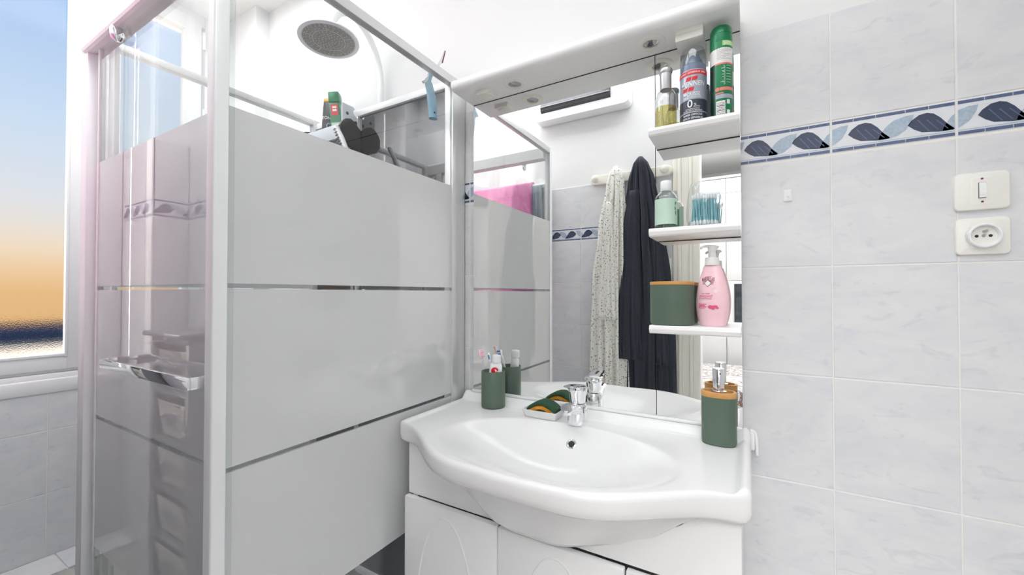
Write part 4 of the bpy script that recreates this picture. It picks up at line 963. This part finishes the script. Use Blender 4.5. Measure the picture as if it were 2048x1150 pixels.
tb('handle', [a_, a_ + (c_ - a_) * .4, a_ + (c_ - a_) * .84], [0.0042, .0036, .0026], 'plastic_smoke', t_, n=10)
tb('brush_head', [a_ + (c_ - a_) * f for f in (.82, .85, .92, .98, 1.0)], [.004, .0072, .0078, .0072, .004], 'brush_pink', t_, n=14, flat=.45)
bm = bmesh.new()
for k in range(5):
    q = a_ + (c_ - a_) * (.86 + .028 * k); tube(bm, [q, q + Vector((.004, .014, 0.003))], .0028, 6)
finish('bristles', bm, 'brush_pink', t_)['kind'] = 'stuff'
t_, a_, c_, d_ = brush('toothbrush', b0 + Vector((.012, .010, 0)), b0 + Vector((-.028, .014, .155)), None, 'blue and white toothbrush leaning in the tooth mug')
tb('handle', [a_, a_ + (c_ - a_) * .4, a_ + (c_ - a_) * .84], [0.005, .0045, .003], 'white_plastic', t_, n=10)
tb('grip', [a_ + (c_ - a_) * .15, a_ + (c_ - a_) * .6], .0056, 'brush_blue', t_, n=10)
hd = tb('brush_head', [a_ + (c_ - a_) * f for f in (.80, .84, .92, .98, 1.0)], [.0035, .0062, .0068, .006, .003], 'white_plastic', t_, n=14, flat=.45)
tb('head_back', [a_ + (c_ - a_) * f + Vector((.001, -.0026, 0)) for f in (.845, .88, .94, .975)], [.002, .0046, .0046, .002], 'brush_blue', t_, n=12, flat=.4)
bm = bmesh.new()
for k in range(5):
    q = a_ + (c_ - a_) * (.84 + .032 * k); tube(bm, [q, q + Vector((-.010, .010, 0.0))], .003, 6, mi=k % 2)
finish('bristles', bm, ['brush_blue', 'bristle'], t_)['kind'] = 'stuff'
# toothpaste standing in the mug
tpz = thing('toothpaste_tube', (x + .004, y - .010, z + .0115), 'white toothpaste tube with red print standing in the tooth mug', 'toothpaste')
bm = bmesh.new()
TM = Matrix.Translation((x + .006, y - .008, z + .0118)) @ Matrix.Rotation(.08, 4, 'Y') @ Matrix.Rotation(face_cam(x, y) + PI / 2, 4, 'Z')
lathe(bm, (0, 0, 0), [(0, 0), (0.020, 0), (0.021, .03), (0.0205, .100), (0.019, .122), (0.0135, .131), (0.0, .132)], 32, sx=1.0, sy=.62); bmesh.ops.transform(bm, matrix=TM, verts=bm.verts); finish('tube_body', bm, 'white_plastic', tpz, True)
bm = bmesh.new(); lathe(bm, (0, 0, .1315), [(0, 0), (0.0145, 0), (0.0150, .001), (0.0140, .021), (0.013, .022), (0, .022)], 30); bmesh.ops.transform(bm, matrix=TM, verts=bm.verts); finish('cap', bm, 'white_plastic', tpz, True)
def tpp(off): return lambda u, v: TM @ Vector((u, -(0.0205 * .62) * math.sqrt(max(.02, 1 - (u / .021) ** 2)) - off, v))
q1 = tpp(.0006); q2 = tpp(.0010)
if (TM.to_3x3() @ Vector((0, -1, 0))).dot(Vector((CAMXY[0] - x, CAMXY[1] - y, 0))) < 0:
    TM = TM @ Matrix.Rotation(PI, 4, 'Z')
def disc_print(name, u, v, r, m, par, pl, sq_=1.0):
    bm = bmesh.new(); bm.faces.new([bm.verts.new(pl(u + r * math.cos(t * PI / 10), v + r * sq_ * math.sin(t * PI / 10))) for t in range(20)]); return finish(name, bm, m, par)
disc_print('red_print', -.003, .106, .0115, 'print_red', tpz, q1)
flat_patch('blue_print', -.016, .016, .088, .097, 'brush_blue', tpz, q1, 8)
for k in range(4): disc_print('white_print', .006 + .002 * k, .104 + .002 * k, .0016, 'print_white', tpz, q2)

# soap dish and sponge
dx0, dx1, dy0, dy1 = -0.572, -0.462, -0.118, -0.048; dz = ztop(-0.52, -0.08) + .0008
sd = thing('soap_dish', (-0.517, -0.083, dz), 'white rectangular soap dish beside the tap', 'soap dish')
bm = bmesh.new()
def rring(x0, x1, y0, y1, z, r=.004):
    pts = []
    for cx_, cy_, a0 in ((x1 - r, y0 + r, -PI / 2), (x1 - r, y1 - r, 0), (x0 + r, y1 - r, PI / 2), (x0 + r, y0 + r, PI)): pts += arc(cx_, cy_, r, a0, a0 + PI / 2, 4)
    return [bm.verts.new((a, b_, z)) for a, b_ in pts]
RG = [rring(dx0 + .008, dx1 - .008, dy0 + .008, dy1 - .008, dz), rring(dx0, dx1, dy0, dy1, dz + .022), rring(dx0 + .003, dx1 - .003, dy0 + .003, dy1 - .003, dz + .022), rring(dx0 + .010, dx1 - .010, dy0 + .010, dy1 - .010, dz + .005)]
for A_, B_ in zip(RG, RG[1:]):
    for i in range(len(A_)): bm.faces.new((A_[i], A_[(i + 1) % len(A_)], B_[(i + 1) % len(A_)], B_[i]))
bm.faces.new(RG[0]); bm.faces.new(RG[-1]); finish('dish', bm, 'porcelain', sd, True)
sg = thing('sponge', (-0.515, -0.083, dz + .006), 'curled green and ochre scouring sponge lying in the soap dish', 'sponge')
def slab(name, z0f, z1f, m, bulge=0.0):
    bm = bmesh.new(); nx, ny = 18, 8; T = []; B_ = []
    for i in range(nx + 1):
        u = i / nx; xx = -0.5585 + 0.090 * u; hump = math.sin(PI * u) * .020
        T.append([]); B_.append([])
        for j in range(ny + 1):
            v = j / ny; yy = -0.111 + 0.056 * v; e = 1 - (2 * v - 1) ** 6 * .25
            T[-1].append(bm.verts.new((xx, yy, dz + .006 + z1f * e + hump + random.uniform(-.0006, .0006)))); B_[-1].append(bm.verts.new((xx, yy, dz + .006 + z0f + hump)))
    for i in range(nx):
        for j in range(ny):
            bm.faces.new((T[i][j], T[i + 1][j], T[i + 1][j + 1], T[i][j + 1])); bm.faces.new((B_[i][j], B_[i][j + 1], B_[i + 1][j + 1], B_[i + 1][j]))
    for j in range(ny):
        for i in (0, nx): bm.faces.new((T[i][j], T[i][j + 1], B_[i][j + 1], B_[i][j]))
    for i in range(nx):
        for j in (0, ny): bm.faces.new((T[i][j], T[i + 1][j], B_[i + 1][j], B_[i][j]))
    return finish(name, bm, m, sg, True)
slab('sponge_layer', 0.0, 0.012, 'sponge_ochre'); slab('scouring_layer', 0.0122, 0.022, 'sponge_green')
# soap dispenser
x, y, z = -0.0610, -0.068, ztop(-0.061, -0.085) + .0006
dp = thing('soap_dispenser', (x, y, z), 'sage green soap dispenser with bamboo collar and chrome pump', 'soap dispenser')
ex = 2.35
lz('dispenser_body', (x, y, z), [(0, 0), (0.033, 0), (0.0365, .002), (0.0378, .007), (0.0378, 0.112), (0.037, .1125), (0, .1125)], 'sage', dp, n=60, sx=1.0, sy=.70, expo=ex)
lz('collar', (x, y, z + .1125), [(0, 0), (0.0376, 0), (0.0382, .001), (0.0382, .0115), (0.0372, .0128), (0.0325, .0128), (0.0315, .012), (0.0310, .005), (0, .005)], 'bamboo', dp, n=60, sx=1.0, sy=.70, expo=ex)
lz('pump_ring', (x, y, z + .1165), [(0, 0), (0.0155, 0), (0.0155, .002), (0.0170, .003), (0.0170, .0095), (0.0155, .0105), (0, .0105)], 'chrome', dp, n=36)
lz('pump_head', (x, y, z + .127), [(0, 0), (0.0115, 0), (0.0122, .004), (0.0122, .016), (0.0132, .017), (0.0132, .0505), (0.0122, .052), (0, .052)], 'chrome', dp, n=36)
tb('nozzle_hole', [(x + .004, y - .0122, z + .168), (x + .0043, y - .0134, z + .168)], .0016, 'hole_black', dp, n=10)
bm = None
text('side_lettering', 'SAVON', 0.013, lambda u, v: Vector((x - .0378 + abs(v) * .02, y - .004 - v, z + .082 - u)) + Vector((-.0006, 0, 0)), 'print_grey', dp)

# ================================================================== THINGS ON THE BACK WALL
def rrect(x0, x1, z0, z1, r, n=6):
    p = []
    for cx_, cz_, a0 in ((x1 - r, z0 + r, -PI / 2), (x1 - r, z1 - r, 0), (x0 + r, z1 - r, PI / 2), (x0 + r, z0 + r, PI)): p += arc(cx_, cz_, r, a0, a0 + PI / 2, n)
    return p
def plate(name, x0, x1, z0, z1, m, par, y0=0.0, th=.0075, r=.009):
    bm = bmesh.new(); rings = []
    for ins, yy in ((0, y0), (0, y0 - th * .55), (.0012, y0 - th * .85), (.004, y0 - th)):
        rings.append([bm.verts.new((a, yy, b_)) for a, b_ in rrect(x0 + ins, x1 - ins, z0 + ins, z1 - ins, max(.001, r - ins))])
    for A_, B_ in zip(rings, rings[1:]):
        for i in range(len(A_)): bm.faces.new((A_[i], A_[(i + 1) % len(A_)], B_[(i + 1) % len(A_)], B_[i]))
    bm.faces.new(rings[0]); bm.faces.new(rings[-1]); return finish(name, bm, m, par, True)
lsw = thing('light_switch', (0.401, 0, 1.403), 'cream light switch plate above the wall socket', 'light switch')
plate('plate', 0.362, 0.4395, 1.404, 1.4785, 'cream_plastic', lsw)
plate('centre_plate', 0.3845, 0.4170, 1.4135, 1.4690, 'cream_plastic', lsw, -0.0072, .0012, .003)
bx('rocker_gap', 0.3955, 0.4060, -0.0088, -0.0082, 1.4265, 1.4575, 'seam', lsw)
bm = bmesh.new(); prism(bm, [(-.0085, 1.4272), (-.0085, 1.4570), (-.0100, 1.4570), (-.0135, 1.436), (-.0125, 1.4272)], lambda a, b_: (0.3962, a, b_), lambda a, b_: (0.4053, a, b_)); finish('rocker', bm, 'white_plastic', lsw)
for zz in (1.4648, 1.4195): tb('screw', [(0.4008, -.0083, zz), (0.4008, -.0088, zz)], .0020, 'print_maroon', lsw, n=12)
wso = thing('wall_socket', (0.401, 0, 1.315), 'cream round pinned wall socket below the light switch', 'socket')
plate('plate', 0.3630, 0.4395, 1.3155, 1.3885, 'cream_plastic', wso)
bm = bmesh.new(); hx = [(0.3775, 1.352), (0.384, 1.3275), (0.418, 1.3275), (0.4255, 1.352), (0.418, 1.3775), (0.384, 1.3775)]
prism(bm, hx, lambda a, b_: (a, -.007, b_), lambda a, b_: (a, -.0092, b_)); finish('socket_base', bm, 'cream_plastic', wso)
def ylathe(name, c, prof, m, par, n=36, closed=False, sxx=1.0):
    bm = bmesh.new(); lathe(bm, (0, 0, 0), prof, n, closed=closed); bmesh.ops.transform(bm, matrix=Matrix.Translation(c) @ Matrix.Rotation(PI / 2, 4, 'X'), verts=bm.verts); return finish(name, bm, m, par, True)
ylathe('socket_rim', (0.4012, -.009, 1.3522), [(0.0245, 0), (0.0240, .008), (0.0225, .0095), (0.0205, .0095), (0.0195, .008), (0.0190, 0.0005)], 'white_plastic', wso)
ylathe('socket_well', (0.4012, -.009, 1.3522), [(0, 0.0006), (0.0195, .0006)], 'cream_plastic', wso)
for dx_, dz_, r in ((-.0095, -.0005, .0028), (.0095, -.0005, .0028)): tb('pin_hole', [(0.4012 + dx_, -.0096, 1.3522 + dz_), (0.4012 + dx_, -.0099, 1.3522 + dz_)], r, 'hole_black', wso, n=14)
tb('earth_pin', [(0.402, -.0096, 1.3605), (0.402, -.020, 1.3605)], .0027, 'spot_lamp', wso, n=12); tb('screw', [(0.4012, -.0096, 1.3522), (0.4012, -.0104, 1.3522)], .0028, 'spot_lamp', wso, n=12)
hk = thing('adhesive_hook', (0.0845, 0, 1.457), 'small white adhesive hook on the tiles beside the mirror', 'hook')
plate('hook_base', 0.0755, 0.0935, 1.4565, 1.4845, 'white_plastic', hk, 0.0, .004, .003)
bm = bmesh.new(); prism(bm, [(-.0038, 1.4675), (-.0038, 1.4835), (-.0055, 1.4835), (-.0062, 1.4700), (-.010, 1.4690), (-.0105, 1.4740), (-.012, 1.4740), (-.0118, 1.4672)], lambda a, b_: (0.0830, a, b_), lambda a, b_: (0.0862, a, b_)); finish('hook_lip', bm, 'white_plastic', hk)

# ================================================================== FRONT WALL (seen in the mirror)
# peg rail
pg = thing('peg_rail', (-0.565, YF, 1.86), 'cream wooden peg rail with round knobs above the tiles', 'peg rail')
plate('rail', -0.795, -0.340, 1.868, 1.925, 'cream_wood', pg, YF, -.016, .026)
KN = [-0.755, -0.632, -0.500, -0.375]
for kx in KN:
    bm = bmesh.new(); lathe(bm, (0, 0, 0), [(0.010, 0), (0.009, .008), (0.012, .015), (0.0215, .022), (0.0235, .030), (0.020, .039), (0.009, .044), (0, .045)], 26); bmesh.ops.transform(bm, matrix=Matrix.Translation((kx, YF + .016, 1.897)) @ Matrix.Rotation(-PI / 2, 4, 'X'), verts=bm.verts)
    finish('knob', bm, 'cream_wood', pg, True)
def robe(bm, prof, nf, amp, ph, ncol=120):
    """prof rows: z, centre x, half width, depth from wall (centre y offset), half depth"""
    rows = []
    for r_i, (z_, cx_, hw_, cy_, hd_) in enumerate(prof):
        ring = []
        for k in range(ncol):
            a = 2 * PI * k / ncol; fo = 1 + amp * min(1, r_i / (len(prof) * .22)) * (1.2 * abs(math.sin(nf * a / 2 + ph + r_i * .03)) - .7 + .4 * math.sin(round(nf * 1.7) * a + 1.3 * ph - r_i * .05))
            ring.append(bm.verts.new((cx_ + hw_ * math.cos(a) * (1 + (fo - 1) * .35), YF + max(.010, cy_ + hd_ * math.sin(a) * fo), z_)))
        rows.append(ring)
    for A_, B_ in zip(rows, rows[1:]):
        for k in range(ncol): bm.faces.new((A_[k], A_[(k + 1) % ncol], B_[(k + 1) % ncol], B_[k]))
    bm.faces.new(rows[0]); bm.faces.new(rows[-1])
def prof_interp(keys, n):
    out = []
    for i in range(n + 1):
        t = i / n; z_ = keys[0][0] + (keys[-1][0] - keys[0][0]) * t
        for a, b_ in zip(keys, keys[1:]):
            if a[0] >= z_ >= b_[0]:
                f = ss((a[0] - z_) / (a[0] - b_[0])); out.append((z_,) + tuple(a[q] + (b_[q] - a[q]) * f for q in range(1, 5))); break
    return out
r1 = thing('dressing_gown', (-0.655, YF + .04, 0.6), 'white floral dressing gown hanging from the peg rail', 'dressing gown')
bm = bmesh.new(); robe(bm, prof_interp([(1.950, -0.634, .012, .046, .012), (1.938, -0.634, .030, .044, .032), (1.85, -0.640, .048, .040, .034), (1.6, -0.655, .072, .040, .034), (1.3, -0.668, .090, .040, .034), (1.0, -0.672, .098, .040, .034), (0.62, -0.672, .105, .040, .034)], 46), 12, .75, .4)
finish('gown', bm, 'floral', r1, 'all')
bm = bmesh.new(); robe(bm, prof_interp([(1.75, -0.668, .024, .066, .012), (1.5, -0.672, .036, .070, .016), (1.15, -0.676, .048, .072, .018), (1.12, -0.676, .055, .072, .020), (1.09, -0.676, .052, .072, .020)], 24), 8, .55, 1.0, 60); finish('sleeve', bm, 'floral', r1, 'all')
r2 = thing('bathrobe', (-0.49, YF + .04, 0.5), 'dark navy bathrobe hanging from the peg rail', 'bathrobe')
bm = bmesh.new(); robe(bm, prof_interp([(1.982, -0.500, .012, .046, .012), (1.968, -0.500, .036, .044, .032), (1.85, -0.498, .066, .036, .028), (1.6, -0.492, .095, .034, .026), (1.3, -0.482, .112, .034, .026), (1.0, -0.476, .122, .034, .026), (0.50, -0.476, .124, .034, .026)], 46), 12, .95, 2.1)
finish('gown', bm, 'navy', r2, 'all')
bm = bmesh.new(); robe(bm, prof_interp([(1.80, -0.530, .028, .056, .012), (1.5, -0.548, .042, .060, .015), (1.15, -0.560, .052, .062, .017), (0.97, -0.562, .056, .062, .018), (0.958, -0.562, .062, .062, .021), (0.88, -0.562, .061, .062, .021)], 30), 8, .6, .2, 60); finish('sleeve', bm, 'navy', r2, 'all')
bm = bmesh.new(); robe(bm, prof_interp([(1.55, -0.428, .024, .048, .010), (1.2, -0.412, .034, .050, .014), (0.86, -0.404, .040, .050, .015)], 20), 8, .6, .7, 60); finish('sleeve', bm, 'navy', r2, 'all')
# wall switch beside the doorway
ls2 = thing('light_switch', (-0.385, YF, 1.34), 'cream rocker light switch between the robe and the door casing', 'light switch')
plate('plate', -0.425, -0.352, 1.345, 1.425, 'cream_plastic', ls2, YF, -.0085, .006); plate('rocker', -0.402, -0.375, 1.362, 1.408, 'white_plastic', ls2, YF + .008, -.003, .002)
# fan heater
fh = thing('wall_heater', (-0.85, YF, 2.28), 'white wall heater with dark louvre high on the wall', 'heater')
plate('casing', -1.135, -0.552, 2.285, 2.455, 'white_plastic', fh, YF, -.075, .030)
bm = bmesh.new()
prism(bm, arc(0, 0, .030, -PI * .55, PI * .55, 10) + [(-.006, .028), (-.006, -.028)], lambda a, b_: (-1.085, YF + .071 + a * .6, 2.365 + b_), lambda a, b_: (-0.655, YF + .071 + a * .6, 2.365 + b_)); lo = finish('louvre', bm, 'dark_metal', fh)
bx('louvre_blade', -1.083, -0.657, YF + .075, YF + .097, 2.364, 2.368, 'silver_cap', fh)
# towel rail with pink towel
tr_ = thing('towel_rail', (-1.38, YF, 1.88), 'white towel rail with rounded ends behind the shower', 'towel rail')
tb('bar', [(-1.78, YF + .055, 1.905), (-1.06, YF + .055, 1.905)], .012, 'white_plastic', tr_, n=16)
for kx in (-1.74, -1.095):
    ylathe_c = (kx, YF + .0, 1.905); bm = bmesh.new(); lathe(bm, (0, 0, 0), [(.030, 0), (.030, .008), (.014, .014), (.013, .05), (.018, .06), (0, .068)], 24); bmesh.ops.transform(bm, matrix=Matrix.Translation(ylathe_c) @ Matrix.Rotation(-PI / 2, 4, 'X'), verts=bm.verts); finish('bracket', bm, 'white_plastic', tr_, True)
def hang(name, x0, x1, ztop_, zf, zb_, m, label, yc=.055, r=.018, th=.007):
    bm = bmesh.new(); n = 40; rows = []
    path = [(yc + r, zf)] + [(yc + r, zf + (ztop_ - r - zf) * k / 8) for k in range(1, 9)] + [(yc + r * math.cos(t), ztop_ - r + r * math.sin(t)) for t in [PI * k / 8 for k in range(1, 8)]] + [(yc - r, ztop_ - r - (ztop_ - r - zb_) * k / 6) for k in range(0, 7)]
    for off in (0, th):
        for i in range(n + 1):
            u = i / n; xx = x0 + (x1 - x0) * u; wv = .005 * math.sin(u * 17) + .003 * math.sin(u * 41 + 1)
            rows.append([bm.verts.new((xx + off * 0, YF + (yc + (py - yc) * (1 + off / r)) + (wv if py > yc else 0) * min(1, (ztop_ - pz) * 6), pz + (off if py == yc else off * .8))) for py, pz in path])
    m_ = n + 1
    for i in range(n):
        for k in range(len(path) - 1):
            for b_ in (0, m_): bm.faces.new((rows[b_ + i][k], rows[b_ + i + 1][k], rows[b_ + i + 1][k + 1], rows[b_ + i][k + 1]))
        for k in (0, len(path) - 1): bm.faces.new((rows[i][k], rows[i + 1][k], rows[m_ + i + 1][k], rows[m_ + i][k]))
    for i in (0, n):
        for k in range(len(path) - 1): bm.faces.new((rows[i][k], rows[i][k + 1], rows[m_ + i][k + 1], rows[m_ + i][k]))
    return tag(finish(name, bm, m, None, 'all'), label, 'towel')
hang('towel', -1.70, -1.150, 1.925, 1.20, 1.30, 'pink_towel', 'bright pink towel draped over the towel rail')
hang('towel', -1.145, -1.085, 1.900, 1.35, 1.45, 'mousse_dark', 'grey towel edge beside the pink towel on the rail', r=.015)

# basket tower
TXL, TXR, TYF, TYB = -1.915, -1.622, -1.000, YF + .004
tw = thing('basket_tower', ((TXL + TXR) / 2, -1.09, 0), 'dark grey storage tower with basket slots below the pink towel', 'shelf unit')
for px_ in (TXL, TXR - .026): bx('side_panel', px_, px_ + .026, TYB, TYF, 0, 1.075, 'tower_grey', tw, .002)
bx('back_board', TXL + .026, TXR - .026, TYB, TYB + .006, 0.03, 1.075, 'tower_grey', tw)
bx('top_board', TXL - .006, TXR + .006, TYB - .0, TYF + .028, 1.085, 1.103, 'tower_grey', tw, .006, 3)
bx('top_rail', TXL, TXR, TYF - .02, TYF, 1.060, 1.085, 'tower_grey', tw, .002)
SZ = [0.895, 0.722, 0.549, 0.376, 0.203, 0.03]
for zz in SZ: bx('shelf', TXL + .026, TXR - .026, TYB + .006, TYF, zz - .014, zz, 'tower_grey', tw)
ORD = ['topmost', 'second highest', 'middle', 'second lowest', 'lowest']
for k in range(5):
    z0 = SZ[k]; hh = 0.128 if k else 0.140; x0, x1, y0, y1 = TXL + .030, TXR - .038, TYB + .010, TYF - .006
    bk = thing('wicker_basket', ((x0 + x1) / 2, (y0 + y1) / 2, z0), 'woven wicker basket in the %s slot of the grey tower' % ORD[k], 'basket', 'wicker baskets in the tower')
    bm = bmesh.new(); rg = []; nr = 40
    for r_i in range(nr + 1):
        t = r_i / nr; bulge = .0032 * abs(math.sin(PI * t * 12)); tap = .012 * (1 - t) - bulge; dip = 0
        ring = []
        for a, b_ in rrect(x0 + tap, x1 - tap, y0 + tap, y1 - tap, .018, 6):
            dd = -.022 * (math.sin(PI * (a - x0) / (x1 - x0)) ** 2) * (1 if b_ > (y0 + y1) / 2 + .03 else 0) * t ** 2
            ring.append(bm.verts.new((a, b_, z0 + .002 + hh * t + dd)))
        rg.append(ring)
    for A_, B_ in zip(rg, rg[1:]):
        for i in range(len(A_)): bm.faces.new((A_[i], A_[(i + 1) % len(A_)], B_[(i + 1) % len(A_)], B_[i]))
    bm.faces.new(rg[0]); finish('basket_body', bm, 'wicker', bk, True)
    cx_ = (x0 + x1) / 2; zz = z0 + hh * .58
    plate('handle_plate', cx_ - .035, cx_ + .035, zz - .013, zz + .013, 'mousse_dark', bk, y1 + .002, -.003, .010)
    tb('handle', bez([(cx_ - .038, y1 + .004, zz + .012), (cx_ - .044, y1 + .010, zz - .010), (cx_ - .025, y1 + .012, zz - .018), (cx_ + .025, y1 + .012, zz - .018), (cx_ + .044, y1 + .010, zz - .010), (cx_ + .038, y1 + .004, zz + .012)], 5), .0035, 'tower_grey', bk, n=8)

# ================================================================== BEDROOM BEYOND THE DOORWAY (seen in the mirror)
wd = thing('wardrobe', (0.4, -3.85, 0), 'tall white wardrobe with flat panel doors behind the bed', 'wardrobe')
mat('wardrobe_white', (0.62, 0.62, 0.62), 0.5, var=0.01)
bx('carcass', -1.20, 2.0, BY + .005, -3.62, 0, 2.435, 'wardrobe_white', wd)
bx('cornice', -1.21, 2.01, BY + .005, -3.585, 2.425, 2.45, 'wardrobe_white', wd, .004)
xx = -1.19
for k in range(5):
    x1 = [-0.69, -0.186, 0.33, 0.86, 1.99][k]
    for z0, z1 in ((0.08, 1.36), (1.364, 2.27), (2.274, 2.42)): bx('door_panel', xx + .004, x1 - .004, -3.62, -3.60, z0, z1, 'wardrobe_white', wd, .002)
    xx = x1
bd = thing('bed', (0.5, -2.85, 0), 'bed covered by a brown and white patterned bedspread', 'bed')
bx('bed_base', -0.42, 1.45, -3.40, -2.30, 0.0, 0.28, 'lacquer', bd, .01); bx('mattress', -0.44, 1.47, -3.42, -2.28, 0.281, 0.50, 'lacquer', bd, .03)
bm = bmesh.new(); box(bm, -0.47, 1.50, -3.45, -2.25, 0.20, 0.535, .04, 3); finish('bedspread', bm, 'bedspread', bd, True)
pnl = thing('wall_panel', (0.02, -3.595, 0.92), 'dark glossy framed panel on the white wardrobe door', 'picture')
bx('panel_glass', -0.105, 0.24, -3.5985, -3.588, 0.925, 1.32, 'bed_dark', pnl)
bm = bmesh.new()
for a in ((-0.115, 0.25, 1.318, 1.332), (-0.115, 0.25, 0.913, 0.927)): box(bm, a[0], a[1], -3.5985, -3.584, a[2], a[3])
for a in ((-0.115, -0.103), (0.238, 0.25)): box(bm, a[0], a[1], -3.5985, -3.584, 0.927, 1.318)
finish('panel_frame', bm, 'black_plastic', pnl)
